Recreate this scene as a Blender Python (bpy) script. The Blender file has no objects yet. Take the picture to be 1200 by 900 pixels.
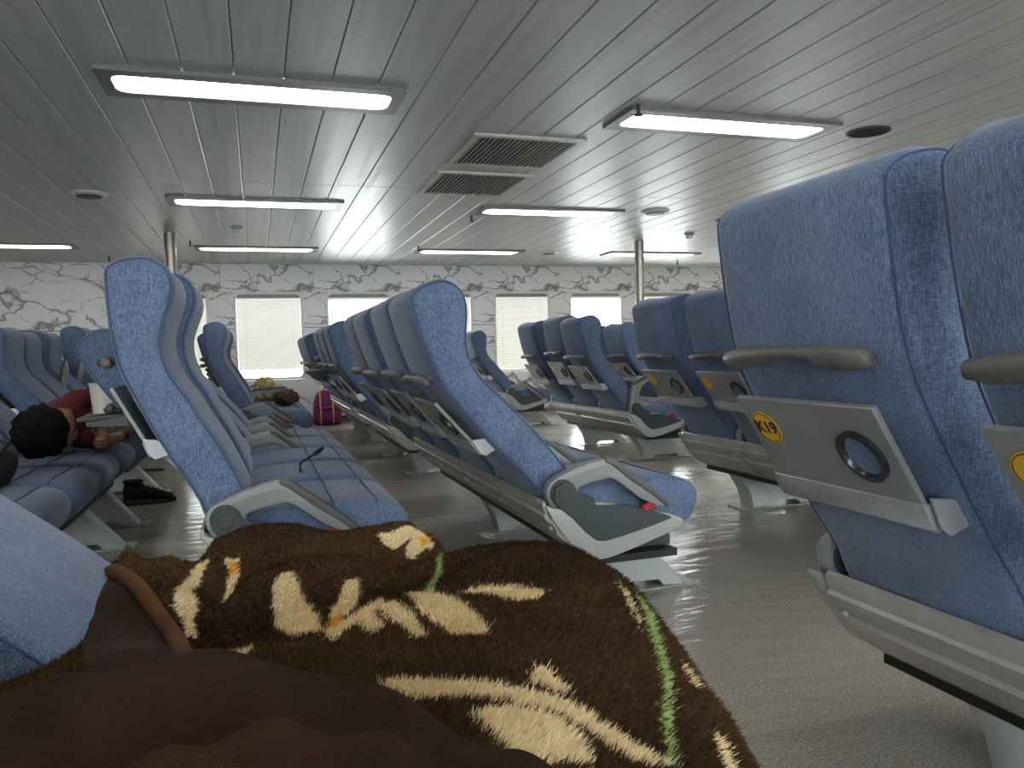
import bpy, bmesh, math, random
import numpy as np
from mathutils import Vector, Matrix
random.seed(7)
S = bpy.context.scene
COL = S.collection
# ------------------------------------------------------------------ camera
EYE = 0.92
F_PX, YAW, PITCH, ROLL = 919.14, 0.31384, -0.04209, -0.027155
cam_d = bpy.data.cameras.new('camera')
cam = bpy.data.objects.new('camera', cam_d)
COL.objects.link(cam)
S.camera = cam
cam_d.sensor_fit = 'HORIZONTAL'
cam_d.sensor_width = 36.0
cam_d.lens = 36.0 * F_PX / 1200.0
cam_d.clip_start = 0.02
_f = Vector((math.sin(YAW) * math.cos(PITCH), math.cos(YAW) * math.cos(PITCH), math.sin(PITCH)))
_r = Vector((math.cos(YAW), -math.sin(YAW), 0))
_u = _r.cross(_f)
_r2 = math.cos(ROLL) * _r + math.sin(ROLL) * _u
_u2 = -math.sin(ROLL) * _r + math.cos(ROLL) * _u
cam.matrix_world = Matrix(((_r2.x, _u2.x, -_f.x, 0), (_r2.y, _u2.y, -_f.y, 0), (_r2.z, _u2.z, -_f.z, EYE), (0, 0, 0, 1)))
# ------------------------------------------------------------------ world: bright overcast sky over pale sea
W_ = bpy.data.worlds.new('sky'); S.world = W_; W_.use_nodes = True
nt = W_.node_tree; nt.nodes.clear()
wo = nt.nodes.new('ShaderNodeOutputWorld'); bg = nt.nodes.new('ShaderNodeBackground')
tc = nt.nodes.new('ShaderNodeTexCoord'); sx = nt.nodes.new('ShaderNodeSeparateXYZ')
rp = nt.nodes.new('ShaderNodeValToRGB')
rp.color_ramp.elements[0].position = 0.46; rp.color_ramp.elements[0].color = (0.55, 0.56, 0.56, 1)
rp.color_ramp.elements[1].position = 0.54; rp.color_ramp.elements[1].color = (0.95, 0.985, 1.0, 1)
mp = nt.nodes.new('ShaderNodeMapRange'); mp.inputs[1].default_value = -1; mp.inputs[2].default_value = 1
nt.links.new(tc.outputs['Generated'], sx.inputs[0]); nt.links.new(sx.outputs[2], mp.inputs[0])
nt.links.new(mp.outputs[0], rp.inputs[0]); nt.links.new(rp.outputs[0], bg.inputs[0])
bg.inputs[1].default_value = 12.0
nt.links.new(bg.outputs[0], wo.inputs[0])
LAMP_STRENGTH = 6.0
S.view_settings.view_transform = 'Standard'
S.view_settings.look = 'None'
S.view_settings.gamma = 1.0
S.view_settings.use_curve_mapping = False
S.view_settings.exposure = 0.70
S.cycles.use_denoising = True
S.cycles.max_bounces = 10
S.cycles.sample_clamp_indirect = 6.0

# ------------------------------------------------------------------ materials
def lin(c):
    return tuple(((v / 255) / 12.92 if v / 255 <= 0.04045 else ((v / 255 + 0.055) / 1.055) ** 2.4) for v in c) + (1.0,)
MAT = {}
def newmat(name):
    m = bpy.data.materials.new(name); m.use_nodes = True
    b = m.node_tree.nodes['Principled BSDF']
    MAT[name] = m
    return m, m.node_tree, b
def plain(name, rgb, rough=0.5, metal=0.0, bump=0.0, bscale=60, var=0.0, vscale=6, spec=0.5, coat=0.0):
    m, t, b = newmat(name)
    b.inputs['Base Color'].default_value = lin(rgb)
    b.inputs['Roughness'].default_value = rough
    b.inputs['Metallic'].default_value = metal
    b.inputs['Specular IOR Level'].default_value = spec
    b.inputs['Coat Weight'].default_value = coat
    c = t.nodes.new('ShaderNodeTexCoord')
    n = t.nodes.new('ShaderNodeTexNoise'); n.inputs['Scale'].default_value = vscale; n.inputs['Detail'].default_value = 5
    t.links.new(c.outputs['Object'], n.inputs['Vector'])
    if var > 0:
        r = t.nodes.new('ShaderNodeValToRGB')
        a = [max(0, v * (1 - var)) for v in rgb]; d = [min(255, v * (1 + var)) for v in rgb]
        r.color_ramp.elements[0].position = 0.3; r.color_ramp.elements[0].color = lin(a)
        r.color_ramp.elements[1].position = 0.7; r.color_ramp.elements[1].color = lin(d)
        t.links.new(n.outputs[0], r.inputs[0]); t.links.new(r.outputs[0], b.inputs['Base Color'])
    if bump > 0:
        n2 = t.nodes.new('ShaderNodeTexNoise'); n2.inputs['Scale'].default_value = bscale
        bp = t.nodes.new('ShaderNodeBump'); bp.inputs['Strength'].default_value = bump; bp.inputs['Distance'].default_value = 0.01
        t.links.new(c.outputs['Object'], n2.inputs['Vector']); t.links.new(n2.outputs[0], bp.inputs['Height'])
        t.links.new(bp.outputs[0], b.inputs['Normal'])
    return m

def fabric(name, dark, mid, light):
    m, t, b = newmat(name)
    c = t.nodes.new('ShaderNodeTexCoord')
    facs = []
    for sc in ((1, 1, 0.10), (0.16, 1, 1)):
        mpn = t.nodes.new('ShaderNodeMapping'); mpn.inputs['Scale'].default_value = sc
        n = t.nodes.new('ShaderNodeTexNoise'); n.inputs['Scale'].default_value = 620; n.inputs['Detail'].default_value = 2
        t.links.new(c.outputs['Object'], mpn.inputs[0]); t.links.new(mpn.outputs[0], n.inputs['Vector']); facs.append(n)
    mx = t.nodes.new('ShaderNodeMix'); mx.data_type = 'FLOAT'; mx.inputs[0].default_value = 0.45
    t.links.new(facs[0].outputs[0], mx.inputs[2]); t.links.new(facs[1].outputs[0], mx.inputs[3])
    n3 = t.nodes.new('ShaderNodeTexNoise'); n3.inputs['Scale'].default_value = 7; n3.inputs['Detail'].default_value = 4
    t.links.new(c.outputs['Object'], n3.inputs['Vector'])
    mx2 = t.nodes.new('ShaderNodeMix'); mx2.data_type = 'FLOAT'; mx2.inputs[0].default_value = 0.15
    t.links.new(mx.outputs[0], mx2.inputs[2]); t.links.new(n3.outputs[0], mx2.inputs[3])
    r = t.nodes.new('ShaderNodeValToRGB')
    r.color_ramp.elements[0].position = 0.36; r.color_ramp.elements[0].color = lin(dark)
    r.color_ramp.elements[1].position = 0.67; r.color_ramp.elements[1].color = lin(light)
    e = r.color_ramp.elements.new(0.5); e.color = lin(mid)
    t.links.new(mx2.outputs[0], r.inputs[0]); t.links.new(r.outputs[0], b.inputs['Base Color'])
    b.inputs['Roughness'].default_value = 0.9
    b.inputs['Specular IOR Level'].default_value = 0.2
    b.inputs['Sheen Weight'].default_value = 0.25
    b.inputs['Sheen Roughness'].default_value = 0.4
    bp = t.nodes.new('ShaderNodeBump'); bp.inputs['Strength'].default_value = 0.35; bp.inputs['Distance'].default_value = 0.002
    n4 = t.nodes.new('ShaderNodeTexNoise'); n4.inputs['Scale'].default_value = 14; n4.inputs['Detail'].default_value = 3
    t.links.new(c.outputs['Object'], n4.inputs['Vector'])
    bp2 = t.nodes.new('ShaderNodeBump'); bp2.inputs['Strength'].default_value = 0.35; bp2.inputs['Distance'].default_value = 0.012
    t.links.new(mx.outputs[0], bp.inputs['Height']); t.links.new(n4.outputs[0], bp2.inputs['Height'])
    t.links.new(bp2.outputs[0], bp.inputs['Normal']); t.links.new(bp.outputs[0], b.inputs['Normal'])
    return m
fabric('blue_fabric', (63, 77, 102), (94, 111, 140), (137, 153, 176))
plain('piping', (62, 80, 114), 0.85)
plain('handle', (92, 90, 88), 0.38)
plain('panel_grey', (128, 130, 130), 0.42, 0.1, var=0.05)
plain('panel_edge', (62, 64, 66), 0.5)
plain('lip_grey', (164, 168, 172), 0.35, 0.3, var=0.06, vscale=20)
plain('rail', (172, 170, 164), 0.36, 0.2, var=0.05, vscale=9)
plain('pod_grey', (172, 174, 172), 0.42)
plain('pod_dark', (54, 64, 66), 0.5, bump=0.05, bscale=300)
plain('arm_grey', (136, 138, 138), 0.42)
plain('arm_pad', (84, 82, 80), 0.5)
plain('black', (12, 13, 14), 0.5)
plain('pedestal', (176, 182, 180), 0.45, var=0.03)
plain('ring', (58, 62, 68), 0.25, 0.6)
plain('yellow', (214, 166, 44), 0.5)
plain('ink', (30, 26, 20), 0.6)
plain('red', (150, 30, 34), 0.5)
plain('steel', (166, 160, 150), 0.32, 0.9, var=0.05)
plain('white_plastic', (214, 212, 206), 0.4)
plain('lampframe', (122, 122, 122), 0.4, 0.3)
plain('dark_hole', (10, 10, 10), 0.9)
plain('vent_metal', (196, 194, 188), 0.45, 0.2)
plain('skirting', (96, 96, 92), 0.5)

def ceiling_mat():
    m, t, b = newmat('ceiling')
    c = t.nodes.new('ShaderNodeTexCoord'); oi = t.nodes.new('ShaderNodeObjectInfo')
    mpn = t.nodes.new('ShaderNodeMapping'); mpn.inputs['Scale'].default_value = (14, 0.6, 1)
    va = t.nodes.new('ShaderNodeVectorMath'); va.operation = 'ADD'
    t.links.new(c.outputs['Object'], va.inputs[0]); t.links.new(oi.outputs['Location'], va.inputs[1])
    t.links.new(va.outputs[0], mpn.inputs[0])
    n = t.nodes.new('ShaderNodeTexNoise'); n.inputs['Scale'].default_value = 1.6; n.inputs['Detail'].default_value = 6
    t.links.new(mpn.outputs[0], n.inputs['Vector'])
    r = t.nodes.new('ShaderNodeValToRGB')
    r.color_ramp.elements[0].position = 0.25; r.color_ramp.elements[0].color = lin((172, 174, 174))
    r.color_ramp.elements[1].position = 0.6; r.color_ramp.elements[1].color = lin((196, 197, 196))
    t.links.new(n.outputs[0], r.inputs[0]); t.links.new(r.outputs[0], b.inputs['Base Color'])
    rr = t.nodes.new('ShaderNodeMapRange'); rr.inputs[3].default_value = 0.30; rr.inputs[4].default_value = 0.48
    t.links.new(n.outputs[0], rr.inputs[0]); t.links.new(rr.outputs[0], b.inputs['Roughness'])
    b.inputs['Metallic'].default_value = 0.2
    return m
ceiling_mat()

def floor_mat():
    m, t, b = newmat('floor')
    c = t.nodes.new('ShaderNodeTexCoord')
    n = t.nodes.new('ShaderNodeTexNoise'); n.inputs['Scale'].default_value = 150; n.inputs['Detail'].default_value = 3
    n2 = t.nodes.new('ShaderNodeTexNoise'); n2.inputs['Scale'].default_value = 1.1; n2.inputs['Detail'].default_value = 1
    for q in (n, n2): t.links.new(c.outputs['Object'], q.inputs['Vector'])
    r = t.nodes.new('ShaderNodeValToRGB')
    r.color_ramp.elements[0].position = 0.36; r.color_ramp.elements[0].color = lin((144, 139, 129))
    r.color_ramp.elements[1].position = 0.66; r.color_ramp.elements[1].color = lin((187, 182, 171))
    t.links.new(n.outputs[0], r.inputs[0])
    mxc = t.nodes.new('ShaderNodeMix'); mxc.data_type = 'RGBA'; mxc.blend_type = 'MULTIPLY'; mxc.inputs[0].default_value = 0.2
    r2 = t.nodes.new('ShaderNodeValToRGB')
    r2.color_ramp.elements[0].position = 0.3; r2.color_ramp.elements[0].color = (0.72, 0.71, 0.69, 1)
    r2.color_ramp.elements[1].position = 0.7; r2.color_ramp.elements[1].color = (1, 1, 1, 1)
    t.links.new(n2.outputs[0], r2.inputs[0])
    t.links.new(r.outputs[0], mxc.inputs[6]); t.links.new(r2.outputs[0], mxc.inputs[7]); t.links.new(mxc.outputs[2], b.inputs['Base Color'])
    rr = t.nodes.new('ShaderNodeMapRange'); rr.inputs[1].default_value = 0.3; rr.inputs[2].default_value = 0.7
    rr.inputs[3].default_value = 0.14; rr.inputs[4].default_value = 0.24
    t.links.new(n2.outputs[0], rr.inputs[0]); t.links.new(rr.outputs[0], b.inputs['Roughness'])
    n3 = t.nodes.new('ShaderNodeTexNoise'); n3.inputs['Scale'].default_value = 5.5; n3.inputs['Detail'].default_value = 3
    mpn = t.nodes.new('ShaderNodeMapping'); mpn.inputs['Scale'].default_value = (1, 2.6, 1)
    t.links.new(c.outputs['Object'], mpn.inputs[0]); t.links.new(mpn.outputs[0], n3.inputs['Vector'])
    bp = t.nodes.new('ShaderNodeBump'); bp.inputs['Strength'].default_value = 0.30; bp.inputs['Distance'].default_value = 0.02
    t.links.new(n3.outputs[0], bp.inputs['Height']); t.links.new(bp.outputs[0], b.inputs['Normal'])
    return m
floor_mat()

def marble_mat():
    m, t, b = newmat('marble')
    c = t.nodes.new('ShaderNodeTexCoord')
    def vein(rotation, scale, vscale, w0, w1, m0, m1, seed):
        wn = t.nodes.new('ShaderNodeTexNoise'); wn.inputs['Scale'].default_value = 2.2; wn.inputs['Detail'].default_value = 6
        off = t.nodes.new('ShaderNodeVectorMath'); off.operation = 'ADD'; off.inputs[1].default_value = (seed, seed * 2.3, seed * 1.7)
        t.links.new(c.outputs['Object'], off.inputs[0]); t.links.new(off.outputs[0], wn.inputs['Vector'])
        sc = t.nodes.new('ShaderNodeVectorMath'); sc.operation = 'SCALE'; sc.inputs['Scale'].default_value = 0.55
        t.links.new(wn.outputs['Color'], sc.inputs[0])
        ad = t.nodes.new('ShaderNodeVectorMath'); ad.operation = 'ADD'
        t.links.new(off.outputs[0], ad.inputs[0]); t.links.new(sc.outputs[0], ad.inputs[1])
        mp_ = t.nodes.new('ShaderNodeMapping'); mp_.inputs['Rotation'].default_value = (0, rotation, 0); mp_.inputs['Scale'].default_value = scale
        t.links.new(ad.outputs[0], mp_.inputs[0])
        vo = t.nodes.new('ShaderNodeTexVoronoi'); vo.feature = 'DISTANCE_TO_EDGE'; vo.inputs['Scale'].default_value = vscale
        t.links.new(mp_.outputs[0], vo.inputs['Vector'])
        mk = t.nodes.new('ShaderNodeTexNoise'); mk.inputs['Scale'].default_value = 2.7; mk.inputs['Detail'].default_value = 3
        t.links.new(off.outputs[0], mk.inputs['Vector'])
        wd = t.nodes.new('ShaderNodeMapRange'); wd.inputs[1].default_value = m0; wd.inputs[2].default_value = m1; wd.inputs[3].default_value = w0; wd.inputs[4].default_value = w1
        t.links.new(mk.outputs[0], wd.inputs[0])
        dv = t.nodes.new('ShaderNodeMath'); dv.operation = 'DIVIDE'; dv.use_clamp = True
        t.links.new(vo.outputs['Distance'], dv.inputs[0]); t.links.new(wd.outputs[0], dv.inputs[1]); return dv
    v1 = vein(0.7, (0.55, 1, 1.25), 2.0, 0.004, 0.085, 0.40, 0.64, 3.1)
    v2 = vein(-0.5, (0.7, 1, 1.1), 3.4, 0.002, 0.050, 0.45, 0.66, 8.4)
    mn = t.nodes.new('ShaderNodeMath'); mn.operation = 'MINIMUM'
    t.links.new(v1.outputs[0], mn.inputs[0]); t.links.new(v2.outputs[0], mn.inputs[1])
    r = t.nodes.new('ShaderNodeValToRGB')
    r.color_ramp.elements[0].position = 0.0; r.color_ramp.elements[0].color = lin((106, 105, 104))
    r.color_ramp.elements[1].position = 1.0; r.color_ramp.elements[1].color = lin((222, 222, 221))
    e = r.color_ramp.elements.new(0.4); e.color = lin((180, 180, 179))
    t.links.new(mn.outputs[0], r.inputs[0]); t.links.new(r.outputs[0], b.inputs['Base Color'])
    b.inputs['Roughness'].default_value = 0.34
    return m
marble_mat()

def blind_mat():
    m, t, b = newmat('blind')
    t.nodes.remove(b)
    o = t.nodes['Material Output']
    d = t.nodes.new('ShaderNodeBsdfDiffuse'); d.inputs[0].default_value = lin((226, 222, 212))
    tr = t.nodes.new('ShaderNodeBsdfTranslucent'); tr.inputs[0].default_value = lin((214, 210, 202))
    mx = t.nodes.new('ShaderNodeMixShader'); mx.inputs[0].default_value = 0.10
    t.links.new(d.outputs[0], mx.inputs[1]); t.links.new(tr.outputs[0], mx.inputs[2]); t.links.new(mx.outputs[0], o.inputs[0])
blind_mat()

def glass_mat():
    m, t, b = newmat('glass')
    t.nodes.remove(b)
    o = t.nodes['Material Output']
    tr = t.nodes.new('ShaderNodeBsdfTransparent'); tr.inputs[0].default_value = (0.93, 0.95, 0.95, 1)
    g = t.nodes.new('ShaderNodeBsdfGlossy'); g.inputs['Roughness'].default_value = 0.02
    fr = t.nodes.new('ShaderNodeFresnel'); fr.inputs[0].default_value = 1.3
    mx = t.nodes.new('ShaderNodeMixShader')
    t.links.new(fr.outputs[0], mx.inputs[0]); t.links.new(tr.outputs[0], mx.inputs[1]); t.links.new(g.outputs[0], mx.inputs[2]); t.links.new(mx.outputs[0], o.inputs[0])
glass_mat()

def lamp_mat():
    m, t, b = newmat('diffuser')
    b.inputs['Base Color'].default_value = lin((235, 230, 215))
    b.inputs['Emission Color'].default_value = (1.0, 0.955, 0.89, 1)
    b.inputs['Emission Strength'].default_value = LAMP_STRENGTH
lamp_mat()

# ------------------------------------------------------------------ mesh helpers
class MB:
    def __init__(s): s.v = []; s.f = []
    def add(s, vs, fs):
        o = len(s.v); s.v += [tuple(v) for v in vs]; s.f += [tuple(i + o for i in f) for f in fs]; return s
    def box(s, x0, x1, y0, y1, z0, z1):
        return s.add([(x, y, z) for z in (z0, z1) for y in (y0, y1) for x in (x0, x1)],
                     [(0, 2, 3, 1), (4, 5, 7, 6), (0, 1, 5, 4), (2, 6, 7, 3), (0, 4, 6, 2), (1, 3, 7, 5)])
    def prism(s, poly, y0, y1):       # closed outline in x-z, extruded along y
        n = len(poly)
        vs = [(x, y0, z) for x, z in poly] + [(x, y1, z) for x, z in poly]
        return s.add(vs, [tuple(range(n)), tuple(range(2 * n - 1, n - 1, -1))] + [(i, i + n, (i + 1) % n + n, (i + 1) % n) for i in range(n)])
    def strip(s, line, y0, y1):       # open profile extruded along y
        n = len(line)
        return s.add([(x, y0, z) for x, z in line] + [(x, y1, z) for x, z in line], [(i, i + 1, i + 1 + n, i + n) for i in range(n - 1)])
    def loops(s, rings, caps=True, closed=True):
        n = len(rings[0]); vs = [p for r in rings for p in r]; fs = []
        for k in range(len(rings) - 1):
            for i in range(n if closed else n - 1):
                j = (i + 1) % n
                fs.append((k * n + i, k * n + j, (k + 1) * n + j, (k + 1) * n + i))
        if caps:
            fs.append(tuple(range(n - 1, -1, -1))); fs.append(tuple((len(rings) - 1) * n + i for i in range(n)))
        return s.add(vs, fs)
    def tube(s, pts, r, n=8, closed=False):
        pts = [Vector(p) for p in pts]; rings = []
        rad = r if isinstance(r, (list, tuple)) else [r] * len(pts)
        up = Vector((0.13, 0.31, 0.94))
        for i, p in enumerate(pts):
            if closed: d = pts[(i + 1) % len(pts)] - pts[i - 1]
            else: d = pts[min(i + 1, len(pts) - 1)] - pts[max(i - 1, 0)]
            d.normalize(); a = d.cross(up)
            if a.length < 1e-4: a = d.cross(Vector((1, 0, 0)))
            a.normalize(); b = d.cross(a)
            rings.append([p + rad[i] * (math.cos(q) * a + math.sin(q) * b) for q in [2 * math.pi * k / n for k in range(n)]])
        if closed: rings.append(rings[0])
        return s.loops(rings, caps=not closed)
    def lathe(s, prof, n=24, c=(0, 0)):
        rings = [[(c[0] + r * math.cos(2 * math.pi * k / n), c[1] + r * math.sin(2 * math.pi * k / n), z) for k in range(n)] for r, z in prof]
        return s.loops(rings)
    def mesh(s, name, mat, smooth=False, bevel=0.0, seg=2, angle=0.6):
        me = bpy.data.meshes.new(name); me.from_pydata(s.v, [], s.f)
        bm = bmesh.new(); bm.from_mesh(me)
        bmesh.ops.remove_doubles(bm, verts=bm.verts, dist=1e-6)
        bmesh.ops.recalc_face_normals(bm, faces=bm.faces)
        if bevel > 0:
            ed = [e for e in bm.edges if len(e.link_faces) == 2 and e.calc_face_angle(0) > angle]
            bmesh.ops.bevel(bm, geom=ed, offset=bevel, segments=seg, profile=0.5, affect='EDGES', clamp_overlap=True)
        bm.to_mesh(me); bm.free()
        if smooth or bevel > 0:
            me.polygons.foreach_set('use_smooth', [True] * len(me.polygons))
            if smooth != 'all':
                try: me.set_sharp_from_angle(angle=math.radians(38))
                except Exception: pass
        me.materials.append(MAT[mat] if isinstance(mat, str) else mat)
        return me

def link(name, me, parent=None, loc=(0, 0, 0), rot=(0, 0, 0)):
    o = bpy.data.objects.new(name, me); COL.objects.link(o)
    o.location = loc; o.rotation_euler = rot
    if parent is not None: o.parent = parent
    return o
def empty(name, loc=(0, 0, 0), rot=(0, 0, 0)):
    o = link(name, None, None, loc, rot); o.empty_display_size = 0.1; return o
def tag(o, label, cat, group=None):
    o['label'] = label; o['category'] = cat
    if group: o['group'] = group
    return o
def struct(o): o['kind'] = 'structure'; return o

# ------------------------------------------------------------------ room shell
HC = 2.18; YB = 11.1; YF = -3.2; XL = -7.0; XR = 9.6
fl = struct(link('floor', MB().box(XL, XR, YF, YB, -0.05, 0).mesh('floor', 'floor')))
# ceiling: backing deck and long metal planks with recessed joints
cl = struct(link('ceiling', MB().box(XL - .1, XR + .1, YF - .12, YB + .12, HC + 0.012, HC + 0.08).mesh('ceiling', 'panel_edge')))
PW = 0.2116; PX0 = -0.681 - PW * 30
SEG = [(YF, 0.35), (0.353, 5.948), (5.956, YB + 0.001)]
for k, (a, b) in enumerate(SEG):
    pm = MB().prism([(0.002, 0.0), (0.006, -0.003), (PW - 0.006, -0.003), (PW - 0.002, 0.0), (PW - 0.002, 0.011), (0.002, 0.011)], 0, b - a - 0.001).mesh('plank', 'ceiling')
    for i in range(int((XR - PX0) / PW)):
        link('ceiling_plank', pm, cl, (PX0 + i * PW, a, HC))
# window wall with its marble cladding panels
BAY = 1.204; WX0 = -1.462; WW = 0.885; WZ0, WZ1 = 0.62, 1.80
_wb = (MB().box(XL, WX0 - 0.3, YB + 0.02, YB + 0.12, 0, HC + 0.02).box(WX0 - 0.3, XR, YB + 0.02, YB + 0.12, WZ1 + 0.01, HC + 0.02)
                 
                 .box(WX0 - 0.3, XR, YB + 0.02, YB + 0.12, 0, WZ0 - 0.01))
NB = 9
for _i in range(NB + 1): _wb.box(WX0 + _i * BAY - (BAY - WW) + 0.004, WX0 + _i * BAY - 0.004, YB + 0.02, YB + 0.12, WZ0 - 0.01, WZ1 + 0.01)
wb = struct(link('wall_back', _wb.mesh('wall_back', 'dark_hole')))
def panel(w, h):
    return MB().box(0, w, 0, 0.02, 0, h).mesh('wall_panel', 'marble', bevel=0.0015, seg=1)
ptop = panel(BAY - 0.003, HC - WZ1 + 0.008); plow = panel(BAY - 0.003, WZ0 - 0.003)
gap = BAY - WW
pm1 = panel(gap, 1.318 - 1.002 - 0.003); pm2 = panel(gap, WZ1 - 1.322); pm3 = panel(gap, 1.0 - WZ0 - 0.002)
for i in range(-1, NB):
    x = WX0 + i * BAY
    if i >= 0:
        link('wall_panel', ptop, wb, (x - gap / 2, YB, WZ1 + 0.003)); link('wall_panel', plow, wb, (x - gap / 2, YB, 0))
    if i >= 0:
        link('wall_panel', pm1, wb, (x - gap, YB, 1.002)); link('wall_panel', pm2, wb, (x - gap, YB, 1.322)); link('wall_panel', pm3, wb, (x - gap, YB, WZ0))
lx0 = WX0 - gap
pA = panel(1.78, HC - 1.328 + 0.01); pB = panel(1.78, 1.318)
for k in range(4):
    x = lx0 - 1.783 * (k + 1) + (0.16 if False else 0)
    link('wall_panel', pA, wb, (x, YB, 1.328)); link('wall_panel', pB, wb, (x, YB, 0))
pC = panel(gap / 2 - 0.002, HC - WZ1 + 0.008); link('wall_panel', pC, wb, (lx0, YB, WZ1 + 0.003))
pD = panel(gap / 2 - 0.002, WZ0 - 0.003); link('wall_panel', pD, wb, (lx0, YB, 0))
struct(link('baseboard_back', MB().box(XL, XR, YB - 0.02, YB - 0.002, 0, 0.05).mesh('baseboard_back', 'skirting')))
struct(link('trim_1', MB().tube([(0.98, YB - 0.035, 0.075), (2.4, YB - 0.035, 0.075)], 0.012).mesh('trim_1', 'black')))
# other walls of the saloon (the near side has the same row of windows, behind the photographer)
struct(link('wall_left', MB().box(XL - 0.1, XL, YF, YB, 0, HC).mesh('wall_left', 'marble')))
struct(link('wall_right', MB().box(XR, XR + 0.1, YF, YB, 0, HC).mesh('wall_right', 'marble')))
wf = MB().box(XL, XR, YF - 0.12, YF - 0.02, WZ1, HC).box(XL, XR, YF - 0.12, YF - 0.02, 0, WZ0)
nx = [WX0 + i * BAY for i in range(-4, NB)]
for x in nx: wf.box(x - gap, x, YF - 0.12, YF - 0.02, WZ0, WZ1)
wf.box(nx[-1] + WW, XR, YF - 0.12, YF - 0.02, WZ0, WZ1); wf.box(XL, nx[0] - gap, YF - 0.12, YF - 0.02, WZ0, WZ1)
struct(link('wall_front', wf.mesh('wall_front', 'marble')))

# windows
def rrect(x0, x1, z0, z1, r, n=5):
    out = []
    for cx, cz, a0 in ((x1 - r, z1 - r, 0), (x0 + r, z1 - r, 90), (x0 + r, z0 + r, 180), (x1 - r, z0 + r, 270)):
        for k in range(n + 1):
            a = math.radians(a0 + 90 * k / n); out.append((cx + r * math.cos(a), cz + r * math.sin(a)))
    return out
def frame_mesh(w, h, t, d, r, mat):
    o = rrect(-.002, w + .002, -.002, h + .002, .003); i = rrect(t, w - t, t, h - t, max(r - t * 0.4, 0.005)); m = MB()
    rings = [[(x, 0, z) for x, z in o], [(x, 0, z) for x, z in i], [(x, d, z) for x, z in i], [(x, d, z) for x, z in o], [(x, 0, z) for x, z in o]]
    m.loops(rings, caps=False); return m.mesh('window_frame', mat, smooth=True)
wframe = frame_mesh(WW, WZ1 - WZ0, 0.028, 0.10, 0.07, 'white_plastic')
wpane = MB().box(0.02, WW - 0.02, 0.085, 0.091, 0.02, WZ1 - WZ0 - 0.02).mesh('pane', 'glass')
def blind_mesh(drop):
    n = max(2, int(drop / 0.022)); line = []
    for k in range(n + 1):
        z = WZ1 - WZ0 - 0.05 - drop * k / n
        line += [(0.0, z), (0.006, z - drop / n * 0.5)]
    m = MB(); nn = len(line)
    vs = [(0.03, 0.055 + a, z) for a, z in line] + [(WW - 0.03, 0.055 + a, z) for a, z in line]
    m.add(vs, [(i, i + 1, i + 1 + nn, i + nn) for i in range(nn - 1)])
    return m.mesh('blind', 'blind')
cords = [MB().box(a_, a_ + 0.002, 0.05, 0.052, 0.1, 1.12).mesh('cord', 'lip_grey') for a_ in (0.14, WW - 0.14)]
blind_c = blind_mesh(0.985); blind_f = blind_mesh(1.09); blind_s = blind_mesh(0.05)
brail = MB().box(0.03, WW - 0.03, 0.03, 0.075, 0, 0.05).mesh('blind_rail', 'arm_grey')
kinds = {0: 'c', 1: 'c', 2: 'o', 3: 'f', 4: 'f', 5: 'o', 6: 'o', 7: 'f', 8: 'o'}
for i in range(NB):
    w = struct(empty('window_%d' % (i + 1), (WX0 + i * BAY, YB, WZ0)))
    link('window_frame', wframe, w); link('pane', wpane, w)
    link('blind_rail', brail, w, (0, 0, WZ1 - WZ0 - 0.075))
    k = kinds[i]
    if k != 'o': link('blind', blind_c if k == 'c' else blind_f, w); [link('blind_cord', c_, w) for c_ in cords]
    else: link('blind', blind_s, w)
for j, x in enumerate(nx):
    w = struct(empty('window_%d' % (NB + j + 1), (x, YF - 0.12, WZ0)))
    link('window_frame', wframe, w); link('pane', wpane, w)

# poles
pole_m = MB().lathe([(0.055, 0), (0.055, HC - 0.004)], 28).mesh('pole', 'steel', smooth=True)
tag(link('support_pole', pole_m, None, (4.345, 8.39, 0)), 'slim steel support pole in front of the window wall at right', 'pole', 'steel support poles')
tag(link('support_pole', pole_m, None, (-0.77, 8.48, 0)), 'steel support pole rising behind the tall seat back at left', 'pole', 'steel support poles')

# ------------------------------------------------------------------ ceiling fittings
LW, LD = 1.345, 0.37
lfr = MB()
o_ = [(0, 0), (LW, 0), (LW, LD), (0, LD)]
o_ = rrect(0, LW, 0, LD, 0.006, 2); i_ = rrect(0.055, LW - 0.055, 0.068, LD - 0.068, 0.05, 2)
lfr.loops([[(x, y, 0) for x, y in o_], [(x, y, -0.018) for x, y in o_], [(x, y, -0.018) for x, y in i_], [(x, y, -0.012) for x, y in i_]], caps=False)
lfr_m = lfr.mesh('lamp_frame', 'lampframe', smooth=True)
dif = MB()
ii = rrect(0.057, LW - 0.057, 0.07, LD - 0.07, 0.05, 5); i2 = rrect(0.09, LW - 0.09, 0.085, LD - 0.085, 0.04, 5)
dif.loops([[(x, y, -0.011) for x, y in ii], [(x, y, -0.020) for x, y in i2]], caps=True)
dif_m = dif.mesh('diffuser', 'diffuser', smooth=True)
LL = {(0, 0): 'long ceiling light nearest at upper left, wholly in view', (0, 1): 'ceiling light second in the left line, beside the round speaker', (0, 2): 'thin looking ceiling light just above the left marble wall, near the pole',
      (1, 0): 'bright ceiling light right of the vents, nearest of its line', (1, 1): 'ceiling light just beyond the smaller vent', (1, 2): 'far ceiling light in the middle above the centre windows',
      (2, 0): 'ceiling light mostly hidden behind the big seat at upper right', (2, 1): 'ceiling light hidden behind the blue seat with number K19', (2, 2): 'far ceiling light crossed by the right steel pole',
      (-1, 2): 'far ceiling light cut off by the left picture edge'}
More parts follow.
